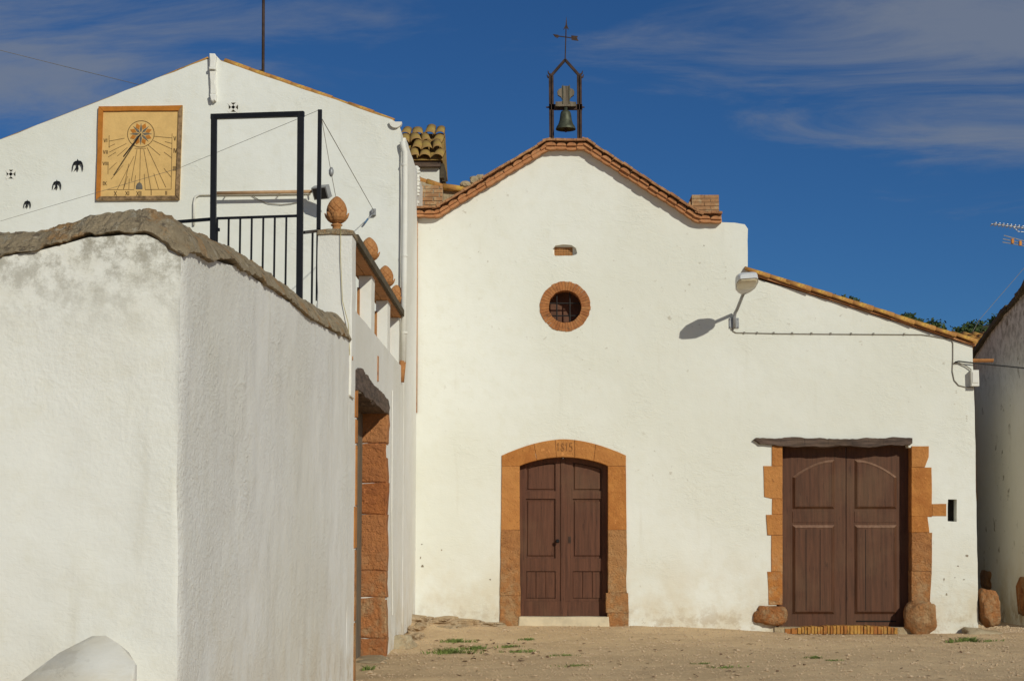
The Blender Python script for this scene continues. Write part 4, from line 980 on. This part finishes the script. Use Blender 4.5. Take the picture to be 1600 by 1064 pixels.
# side face: fine grid with real unevenness
def dn(p, s=1): return .018 * s * noise.noise(p * 1.1) + .008 * s * noise.noise(p * 3.3) + .0035 * s * noise.noise(p * 9)
m = MB(); ny, nz = 150, 60; vs = []
for i in range(ny + 1):
    y = Y0 + (YE - Y0) * (i / ny) ** 1.2; t_ = topside(y) - .03 + .01 * noise.noise(Vector((y * 5, 2, 1)))
    for j in range(nz + 1):
        z_ = -.4 + (t_ + .4) * j / nz; e = max(0, 1 - i / 5)
        vs.append((XS + lean(z_) * max(0, 1 - (y - Y0) / 7) + dn(Vector((0, y, z_)), .6) - .018 * e * e, y - 0, z_))
m.add(vs, [(i * (nz + 1) + j, (i + 1) * (nz + 1) + j, (i + 1) * (nz + 1) + j + 1, i * (nz + 1) + j + 1) for i in range(ny) for j in range(nz)])
# front face
m2 = MB(); nx_ = 130; vs = []; xsf = [XS + .0 - 7.0 * (i / nx_) ** 1.5 for i in range(nx_ + 1)]
for i, x in enumerate(xsf):
    t_ = front_top(x) - .05 + .008 * noise.noise(Vector((x * 6, 1, 1)))
    for j in range(nz + 1):
        z_ = -.4 + (t_ + .4) * j / nz; e = max(0, 1 - i / 6)
        vs.append((x + (lean(z_) + dn(Vector((0, Y0, z_)), .6) - .018) * max(0, 1 - i / 20), Y0 + (dn(Vector((x, 0, z_)), .9) + .0) * min(1, i / 3), z_))
m2.add(vs, [((i + 1) * (nz + 1) + j, i * (nz + 1) + j, i * (nz + 1) + j + 1, (i + 1) * (nz + 1) + j + 1) for i in range(nx_) for j in range(nz)])
s1 = m.build('side_face', M['foreside'], bw, True); s2 = m2.build('front_face', M['fore'], bw, True)
MB().box((-8.9, Y0 + .06, -.4), (XS - .05, Y0 + .40, 2.55)).build('core', M['fore'], bw); MB().box((XS - .45, Y0 + .41, -.4), (XS - .05, YE, 2.75)).build('core', M['foreside'], bw)
# coping: rounded mortar, L-shaped
m = MB(); ns = 18; vs = []; cnt = 0
path = []
for i in range(60): 
    x = -8.9 + (XS - .30 + 8.9) * (i / 59) ** .6; 
    q = [(-9, 365), (P(0, 365, Y0).x, 365)]
    path.append((Vector((x, Y0, 0)), Vector((0, -1, 0)), Vector((0, 1, 0))))
def fcrown(x):
    q = [(-9, P(0, 366, Y0 + .21).z - .3)] + [(P(a, b_, Y0 + .21).x, P(a, b_, Y0 + .21).z) for a, b_ in ((0, 372), (60, 362), (130, 346), (185, 335), (240, 336))]
    for (a, za), (c_, zc_) in zip(q, q[1:]):
        if x <= c_: return za + (zc_ - za) * max(0, (x - a) / (c_ - a))
    return q[-1][1]
secs = []; crr = random.Random(55)
def sect(e0, e1, z_edge0, z_crown, z_edge1, seed):
    out = []; dv = (e1 - e0).normalized(); out.append(Vector((e0.x, e0.y, z_edge0 - .012)) + dv * .10)
    for k in range(ns + 1):
        t_ = k / ns; prof = math.sin(math.pi * min(1, max(0, t_))) ** .8
        base = z_edge0 + (z_edge1 - z_edge0) * t_
        p = e0.lerp(e1, t_); z_ = base + (z_crown - base) * prof
        nv = Vector((p.x * 3.1, p.y * 3.1, seed + t_ * .8))
        jx = Vector((crr.uniform(-1, 1), crr.uniform(-1, 1), crr.uniform(-1, 1))) * .006
        out.append(jx + Vector((p.x, p.y, z_ + (.022 * noise.noise(nv) + .016 * noise.noise(nv * 3.3) + .010 * noise.noise(nv * 9)) * (1 if 0 < k < ns else .4))))
    return out
PV = Vector((XS - .42, Y0 + .42, 0))
def nzf(q, sd): return .06 * noise.noise(Vector((q * 2.3, sd, 0))) + .045 * noise.noise(Vector((q * 7, sd, 0))) + .03 * noise.noise(Vector((q * 19, sd, 0)))
def nzs(q): return .05 * noise.noise(Vector((q * 1.7, 5, 0))) + .03 * noise.noise(Vector((q * 4.3, 5, 0))) + .012 * noise.noise(Vector((q * 11, 5, 0)))
zcor = PX(243, 334, XS - .2).z
for i in range(190):
    x = -8.9 + (XS - .42 + 8.9) * (i / 189) ** .4
    secs.append(sect(Vector((x, Y0 - .030 - .1 * abs(nzf(x, 1)), 0)), Vector((x, Y0 + .44, 0)), front_top(x) - .035 + nzf(x, 3) * .6, fcrown(x), front_top(x) - .05, 1))
for i in range(1, 15):
    t_ = i / 15; x = XS - .42 + .39 * t_
    secs.append(sect(Vector((x, Y0 - .030 - .1 * abs(nzf(x, 1)), 0)), PV, front_top(x) - .035 + nzf(x, 3) * .6, fcrown(x) * (1 - t_ ** 2) + zcor * t_ ** 2, front_top(x) - .05, 1))
for i in range(1, 5):
    a = R(90 * i / 5); secs.append(sect(Vector((XS - .03 + .06 * math.sin(a), Y0 + .03 - .06 * math.cos(a), 0)), PV, front_top(XS) - .035 + nzf(XS, 3) * .8, zcor, front_top(XS) - .05, 1))
for i in range(0, 15):
    t_ = i / 15; y = Y0 + .04 + .40 * t_
    secs.append(sect(Vector((XS + .03, y, 0)), PV, topside(y) - .04 + nzs(y) * min(1, .2 + t_), crown(Y0 + .2 + (y - Y0 - .2) * .5 if y > Y0 + .2 else Y0 + .2) * t_ + zcor * (1 - t_), topside(y) - .05, 1))
for i in range(240):
    y = Y0 + .45 + (YE - .02 - Y0 - .45) * (i / 239) ** 1.1
    secs.append(sect(Vector((XS + .028 + .1 * abs(nzs(y + 9)), y, 0)), Vector((XS - .42, y, 0)), topside(y) - .02 + nzs(y) * .8, crown(y), topside(y) - .05, 1))
k1 = ns + 2; vs = [p for s_ in secs for p in s_]
m.add(vs, [(i * k1 + j, (i + 1) * k1 + j, (i + 1) * k1 + j + 1, i * k1 + j + 1) for i in range(len(secs) - 1) for j in range(ns + 1)] + [tuple(i * k1 for i in range(len(secs)))[:0] or (0, 1, 2)])
m.build('coping', M['mortar'], bw, False)
# low plastered post at the foot of the wall
bpz = thing('plastered_post', 'low whitewashed post with sloping top at the foot of the foreground wall', 'post', (-2.6, 9.4, 0))
A = P(155, 990, Y0 - .03); B = P(214, 1036, Y0 - .30); C_ = P(88, 1022, Y0 - .22); D = P(20, 1072, Y0 - .45); E = P(205, 1075, Y0 - .62)
top = [P(143, 994, Y0 - .03), P(166, 993, Y0 - .04), P(188, 1007, Y0 - .14), P(205, 1021, Y0 - .24), B, E, P(110, 1110, Y0 - .8), D, C_]
m = MB(); bot = [Vector((p.x, p.y, -.3)) for p in top]; n = len(top)
cen = sum(top, Vector()) / n
ins = [cen + (p - cen) * .93 + Vector((0, 0, .012)) for p in top]; mid = [p - Vector((0, 0, .012)) for p in top]
vs = ins + mid + bot; m.add(vs, [tuple(range(n))] + [(k * n + i, k * n + (i + 1) % n, (k + 1) * n + (i + 1) % n, (k + 1) * n + i) for k in range(2) for i in range(n)])
m.build('post_body', M['block'], bpz, True)

# ------------------------------------------------------------------ roofs and walls glimpsed behind the chapel
tu = thing('roof_turret', 'small tiled turret with mossy curved tiles behind the chapel', 'turret', P(665, 300, 30.5))
YT = 30.5; e0 = P(600, 248, YT); e1 = P(691, 248, YT); r0 = P(600, 207, YT + .95); r1 = P(690, 207, YT + .95)
MB().box((e0.x, YT + .18, 4), (e1.x - .06, YT + 1.8, e0.z - .12)).build('wall', M['white'], tu)
MB().box((e0.x, YT + .05, e0.z - .13), (e1.x - .03, YT + .178, e0.z - .02)).build('eave_board', M['beam'], tu)
m = MB(); m.add([(e0.x, YT, e0.z - .03), (e1.x, YT, e0.z - .03), (e1.x, YT + .95, r0.z - .03), (e0.x, YT + .95, r0.z - .03), (e1.x, YT + 1.9, e0.z - .03), (e0.x, YT + 1.9, e0.z - .03)], [(0, 1, 2, 3), (3, 2, 4, 5), (0, 5, 4, 1), (1, 4, 2), (0, 3, 5)]); ts = m.build('roof', M['oldtile'], tu)
OT = barrel(.36, .098, .085).mesh('roof_tile', M['oldtile'], True); rr = random.Random(77); ang = math.atan2(r0.z - e0.z, .95); Lr = math.hypot(r0.z - e0.z, .95)
for c_ in range(6):
    for k in range(4):
        x = e1.x - .10 - .195 * c_; t_ = k * Lr / 4 * .98; link('roof_tile', OT, ts, (x + rr.uniform(-.03, .03), YT - .04 + rr.uniform(-.04, .03) + t_ * math.cos(ang), e0.z + .0 + t_ * math.sin(ang) + .02 * (k)), (ang - .05 + rr.uniform(-.06, .06), rr.uniform(-.2, .2), rr.uniform(-.12, .12)), (rr.uniform(.9, 1.12), 1, rr.uniform(.6, .85)))
for k in range(3): MB().box((e1.x - .05, YT + .2 + .3 * k, e0.z - .30), (e1.x + .02, YT + .42 + .3 * k, e0.z - .05)).build('tile_end', M['mossrail'], tu)
bwl = thing('brick_parapet', 'old brick parapet with tile coping between turret and chapel roof', 'wall', P(685, 330, 29.2))
YW = 29.2; a = P(640, 276, YW); b_ = P(692, 291, YW); zb = P(650, 345, YW).z; rr = random.Random(13)
MB().prism([(a.x, zb), (b_.x, zb), (b_.x, b_.z), (a.x, a.z)], YW + .015, YW + .5).build('core', M['mortarline'], bwl)
hh = .066
for r_ in range(9):
    z_ = zb + hh * r_; x = a.x - .1 * (r_ % 2)
    while x < b_.x:
        ztop = a.z + (b_.z - a.z) * (x - a.x) / (b_.x - a.x)
        if z_ + hh < ztop + .02: MB().box((x + .005, YW + rr.uniform(-.008, .008), z_ + .006), (min(x + .24, b_.x) - .004, YW + .2, z_ + hh - .005)).build('brick', M['brick'], bwl)
        x += .25
c_ = P(724, 300, YW + .3); MB().prism([(b_.x + .002, zb), (c_.x, zb), (c_.x, P(722, 297, YW).z), (b_.x + .002, b_.z)], YW + .12, YW + .5).build('side_wall', M['palestone'], bwl)
for (u, v) in ((a, b_), (b_, P(724, 294, YW))):
    d = (v - u); n = max(1, round(d.length / .3))
    for k in range(n):
        p = u.lerp(v, k / n); q = u.lerp(v, (k + 1.1) / n); m = MB().tube([p + Vector((0, .06, .0)), q + Vector((0, .06, -.008))], [.06, .05], 8); m.build('coping_tile', M['rooftile'], bwl, True)
for i, (x, y, s_) in enumerate(((741, 282, .055), (728, 288, .06), (750, 277, .05))):
    tag(boulder(P(x, y, 28.6), s_ * 1.4, s_, s_ * (1.3 if i == 0 else .9), 3 + i, .25, 2).build('roof_stone', M['palestone']), ['upright pale stone lying on the left chapel roof slope', 'low pale stone nearest the brick parapet on the roof', 'pale stone highest up the left chapel roof slope'][i], 'stone')

# ------------------------------------------------------------------ building on the right, in shade
rb_ = thing('shaded_building', 'old shaded building with stained wall at the right edge', 'building', (7.9, 29, 0))
XR = 7.9; yn = 28.75; Tr = lambda u, v, w: (w, u, v)
tp = [(PX(x, y, XR).y, PX(x, y, XR).z) for x, y in ((1600, 456), (1585, 474), (1570, 489), (1558, 505), (1545, 523), (1530, 544), (1520, 560))]
q = [(yn, -.4), (yn, tp[0][1] + .1)] + tp + [(36, tp[-1][1] - .5), (36, -.4)]
slab('wall', jitter(q, .12, .02, 33), [], XR, XR + 4.5, M['shadewall'], rb_, Tr)
ed = MB(); rr = random.Random(2)
for (ya, za), (yb_, zb_) in zip([(yn, tp[0][1] + .1)] + tp, tp):
    n = max(1, int(abs(yb_ - ya) / .28))
    for k in range(n):
        t0 = k / n; t1 = (k + 1) / n
        MB().prism(jitter([(ya + (yb_ - ya) * t0, za + (zb_ - za) * t0 - .03), (ya + (yb_ - ya) * t1, za + (zb_ - za) * t1 - .03), (ya + (yb_ - ya) * t1, za + (zb_ - za) * t1 + .05), (ya + (yb_ - ya) * t0, za + (zb_ - za) * t0 + .06)], .08, .015, int(ya * 10) + k), XR - .05 - rr.uniform(0, .03), XR + 2.0, Tr, .01).build('verge_tile', M['mossrail'], rb_)
for x, y, sy, szz in ((1541, 906, .42, .17), (1598, 930, .38, .33)):
    p = PX(x, y, XR); boulder((XR + .02, p.y, p.z), .07, sy, szz, x, .3).build('exposed_stone', M['boulder'], rb_, True)
ob = thing('far_tiled_roof', 'patch of yellow lichened tile roof between lean-to and right building', 'roof', P(1520, 530, 33))
pA = P(1498, 526, 33); pB = P(1560, 521, 33)
m = MB().add([(pA.x, 32.6, P(1500, 545, 32.6).z), (pB.x + .4, 32.6, P(1500, 545, 32.6).z), (pB.x + .4, 34.5, P(1500, 523, 34.5).z), (pA.x, 34.5, P(1500, 523, 34.5).z), (pA.x, 34.5, 2), (pB.x + .4, 34.5, 2), (pB.x + .4, 32.6, 2), (pA.x, 32.6, 2)], [(0, 1, 2, 3), (2, 5, 4, 3), (0, 3, 4, 7), (1, 6, 5, 2), (0, 7, 6, 1)]); rs_ = m.build('roof', M['rooftile'], ob)
z0_, z1_ = P(1500, 545, 32.6).z, P(1500, 523, 34.5).z; an = math.atan2(z1_ - z0_, 1.9)
for c_ in range(8):
    for k in range(4): link('roof_tile', BT, rs_, (pA.x + .05 + c_ * .19, 32.58 + k * .46, z0_ + .0 + k * .46 * math.tan(an) + .01), (an, 0, 0), (1, 1.05, .8))
ta = thing('tv_antenna', 'silver and orange television antenna at the right edge against the sky', 'antenna', P(1612, 470, 31))
YA = 31
MB().tube([P(1610, 340, YA), P(1610, 470, YA)], .02, 8).build('mast', M['alu'], ta)
MB().tube([P(1549, 350, YA), P(1640, 361, YA)], .011, 6).build('boom', M['alu'], ta)
MB().tube([P(1584, 355, YA), P(1591, 362, YA), P(1640, 366, YA)], .009, 6).build('brace', M['alu'], ta)
for i in range(14): p = P(1552 + 6 * i, 350.5 + .72 * i, YA); MB().tube([p + Vector((.01, -.16, 0)), p + Vector((-.01, .16, 0))], .009, 5).build('element', M['alu'], ta)
for k, (xa, ya) in enumerate(((1568.5, 368), (1567, 373.5), (1566.5, 378.5))): MB().tube([P(xa, ya, YA), P(1612, 380 + k * 3.2, YA)], .009, 5).build('lower_element', M['alu'], ta)
for xx, yy in ((1582, 377), (1594, 380.5)): p = P(xx, yy, YA); MB().box((p.x - .02, YA - .03, p.z - .04), (p.x + .02, YA + .03, p.z + .04)).build('clamp', M['orange'], ta)

# ------------------------------------------------------------------ trees beyond the roofs
rr = random.Random(4)
for x, y, Yt, wv, lb in ((1322, 456, 50, .36, 'dark pine crown peeping over the middle of the lean-to roof'), (1430, 488, 52, .44, 'dark pine crown peeping over the lower lean-to roof')):
    c_ = P(x, y, Yt); t_ = thing('pine_tree', lb, 'tree', (c_.x, Yt, 0), 'pines behind the lean-to')
    MB().tube([(c_.x, Yt, -.2), (c_.x + .1, Yt, c_.z * .5), (c_.x, Yt, c_.z - .5)], [.2, .14, .05], 8).build('trunk', M['bark'], t_)
    m = MB()
    for k in range(16): leaves(m, (c_.x + rr.uniform(-wv, wv), Yt + rr.uniform(-1, 1), c_.z - .25 - abs(rr.gauss(0, .5))), .4, .5, .26, 260, .05, rr, .2)
    m.build('crown', M['leaf'], t_)

# ------------------------------------------------------------------ stones, rocks and weeds on the ground
for px_, py_, sx, sy, szz, mt, lb, sd_, Yb in ((1204, 960, .25, .16, .155, 'boulder', 'rounded red stone at the left foot of the lean-to door', 2, 28.02), (1437, 964, .235, .22, .25, 'boulder', 'rounded red stone at the right foot of the lean-to door', 4.3, 28.0), (1544, 951, .165, .24, .29, 'boulder', 'tall red guard stone against the right corner of the lean-to', 6.1, 28.1)):
    p = P(px_, py_, Yb); tag(boulder((p.x, Yb, p.z), sx, sy, szz, sd_, .15, 4).build('guard_stone', M[mt], None, True), lb, 'stone', 'guard stones')
p = P(1530, 995, 27.85); tag(boulder((p.x, 27.9, p.z), .32, .3, .14, 9, .3).build('foundation_rock', M['palestone'], None, True), 'pale rock in the ground under the right corner of the lean-to', 'rock')
p = P(614, 1012, 24.4); tag(boulder((p.x + .04, 24.3, p.z + .0), .26, .35, .19, 12, .22, 4).build('doorstone', M['palestone'], None, True), 'pale broken stone block beside the terrace doorway', 'rock')
m = boulder(P(578, 1032, 22) + Vector((.02, 0, -.03)), .26, .9, .07, 14, .25); tag(m.build('doorstep', M['palestone'], None, True), 'flat grey doorstep slab of the terrace doorway', 'step')
rr = random.Random(6)
rk = thing('rock_outcrop', 'layered bedrock outcrop in the corner of chapel and farmhouse', 'rock', (-1.4, 27.3, 0))
for i, (px_, py_, Yb, sx, sy, szz) in enumerate(((655, 978, 27.6, .28, .5, .16), (690, 975, 27.75, .34, .4, .10), (725, 975, 27.85, .34, .3, .09), (760, 978, 27.9, .30, .2, .07), (650, 990, 26.9, .25, .6, .15), (668, 992, 27.0, .24, .4, .10), (700, 984, 27.4, .3, .4, .08), (645, 1003, 26.0, .16, .5, .12), (680, 1000, 26.6, .2, .35, .08), (736, 985, 27.5, .25, .3, .05))):
    p = P(px_, py_, Yb); boulder((p.x, Yb, p.z), sx, sy, szz, i * 3.1, .42, 4).build('rock', M['rock'], rk)
def tuft(m, c, n, h, spread, rs):
    for i in range(n):
        a = rs.uniform(0, 6.283); r = spread * rs.random() ** 1.2 * (1 + .5 * math.sin(a * 3 + c[0] * 9)); b0 = Vector((c[0] + r * math.cos(a), c[1] + r * math.sin(a), c[2] - .005)); hh_ = h * rs.uniform(.4, 1.1); ln = rs.uniform(.1, .8)
        d = Vector((math.cos(a) * ln, math.sin(a) * ln, 1)).normalized(); s_ = Vector((-math.sin(a + 1), math.cos(a + 1), 0)) * rs.uniform(.004, .009)
        m.add([b0 - s_, b0 + s_, b0 + d * hh_ * .6 + s_ * .7, b0 + d * hh_ + Vector((math.cos(a) * .03, math.sin(a) * .03, -.02)), b0 + d * hh_ * .6 - s_ * .7], [(0, 1, 2, 3, 4)])
def gpt(x, y):       # point on the ground under a pixel
    d = ray(x, y); Y = 24.0
    for _ in range(8): z_ = gz(d.x * Y / d.y, Y); Y = (z_ - EYE) / d.z * d.y
    return Vector((d.x * Y / d.y, Y, gz(d.x * Y / d.y, Y)))
wd = [(712, 998, 160, .11, .22, 'green grass tuft beside the bedrock outcrop'), (703, 1020, 220, .12, .30, 'widest green grass tuft in front of the outcrop'), (742, 1014, 90, .10, .16, 'grass tuft with dead leaves in front of the outcrop'), (795, 1011, 70, .08, .16, 'low grass tuft left of the chapel step'), (815, 1019, 90, .08, .22, 'spreading weed in front of the chapel step'), (824, 1000, 50, .07, .12, 'small weed close to the chapel step'), (1272, 1028, 60, .07, .10, 'low weed in front of the lean-to door'), (1302, 1032, 40, .05, .09, 'sparse flat weed right of the low weed'), (1512, 1002, 150, .12, .18, 'bushy green weed near the right corner of the lean-to'), (1488, 1003, 50, .08, .10, 'thin weed just left of the bushy weed'), (1545, 1001, 40, .07, .15, 'straggling weed under the guard stone'), (573, 1046, 40, .10, .06, 'single green weed on the terrace doorstep'), (1134, 1043, 50, .06, .2, 'flat weed in the middle of the yard'), (1098, 1037, 40, .05, .1, 'small weed left of the flat yard weed'), (880, 1024, 50, .05, .2, 'sparse dry weed in front of the chapel door'), (900, 1040, 60, .05, .25, 'straggling dry weed nearest the camera in the yard')]
rr = random.Random(15)
for x, y, n, h, sp_, lb in wd:
    m = MB(); tuft(m, gpt(x, y), int(n * 2.0), h * .85, sp_, rr); tag(m.build('weed', M['grass']), lb, 'weed', 'weeds in the yard')
m = MB(); rr = random.Random(19)
for i in range(170):
    if i < 70: x, y = rr.gauss(745, 45), rr.gauss(1013, 8)
    else: x, y = rr.uniform(640, 1560), rr.uniform(990, 1062)
    p = gpt(x, y); a = rr.uniform(0, 6.28); s_ = rr.uniform(.02, .05); u = Vector((math.cos(a), math.sin(a), rr.uniform(-.2, .4))) * s_; v = Vector((-math.sin(a), math.cos(a), rr.uniform(0, .5))) * s_ * .5
    p = p + Vector((0, 0, .012)); m.add([p - u, p - v, p + u, p + v], [(0, 1, 2), (0, 2, 3)])
tag(m.build('leaf_litter', M['deadleaf']), 'scattered dry brown leaves on the gravel', 'leaves', None, 'stuff')
m = MB(); rr = random.Random(23)
base = [Vector(v) for v in ((1, 0, 0), (-1, 0, 0), (0, 1, 0), (0, -1, 0), (0, 0, 1), (0, 0, -1))]; of = [(0, 2, 4), (2, 1, 4), (1, 3, 4), (3, 0, 4), (2, 0, 5), (1, 2, 5), (3, 1, 5), (0, 3, 5)]
for i in range(26000):
    Y = 17.2 + 14.5 * rr.random() ** .9; x = rr.uniform(-1.9, 9) if Y < 27.9 else rr.uniform(6.95, 7.85)
    s_ = min(.035, .005 * math.exp(rr.gauss(.45, .45))); rot = rr.uniform(0, 6.28); c_, sn = math.cos(rot), math.sin(rot); z_ = gz(x, Y)
    m.add([(x + (v.x * c_ - v.y * sn * .7) * s_ * 1.2, Y + (v.x * sn + v.y * c_ * .7) * s_ * 1.2, z_ + v.z * s_ * .7 + s_ * .25) for v in base], of)
tag(m.build('gravel', M['pebble']), 'fine pale gravel scattered over the sandy yard', 'gravel', None, 'stuff')
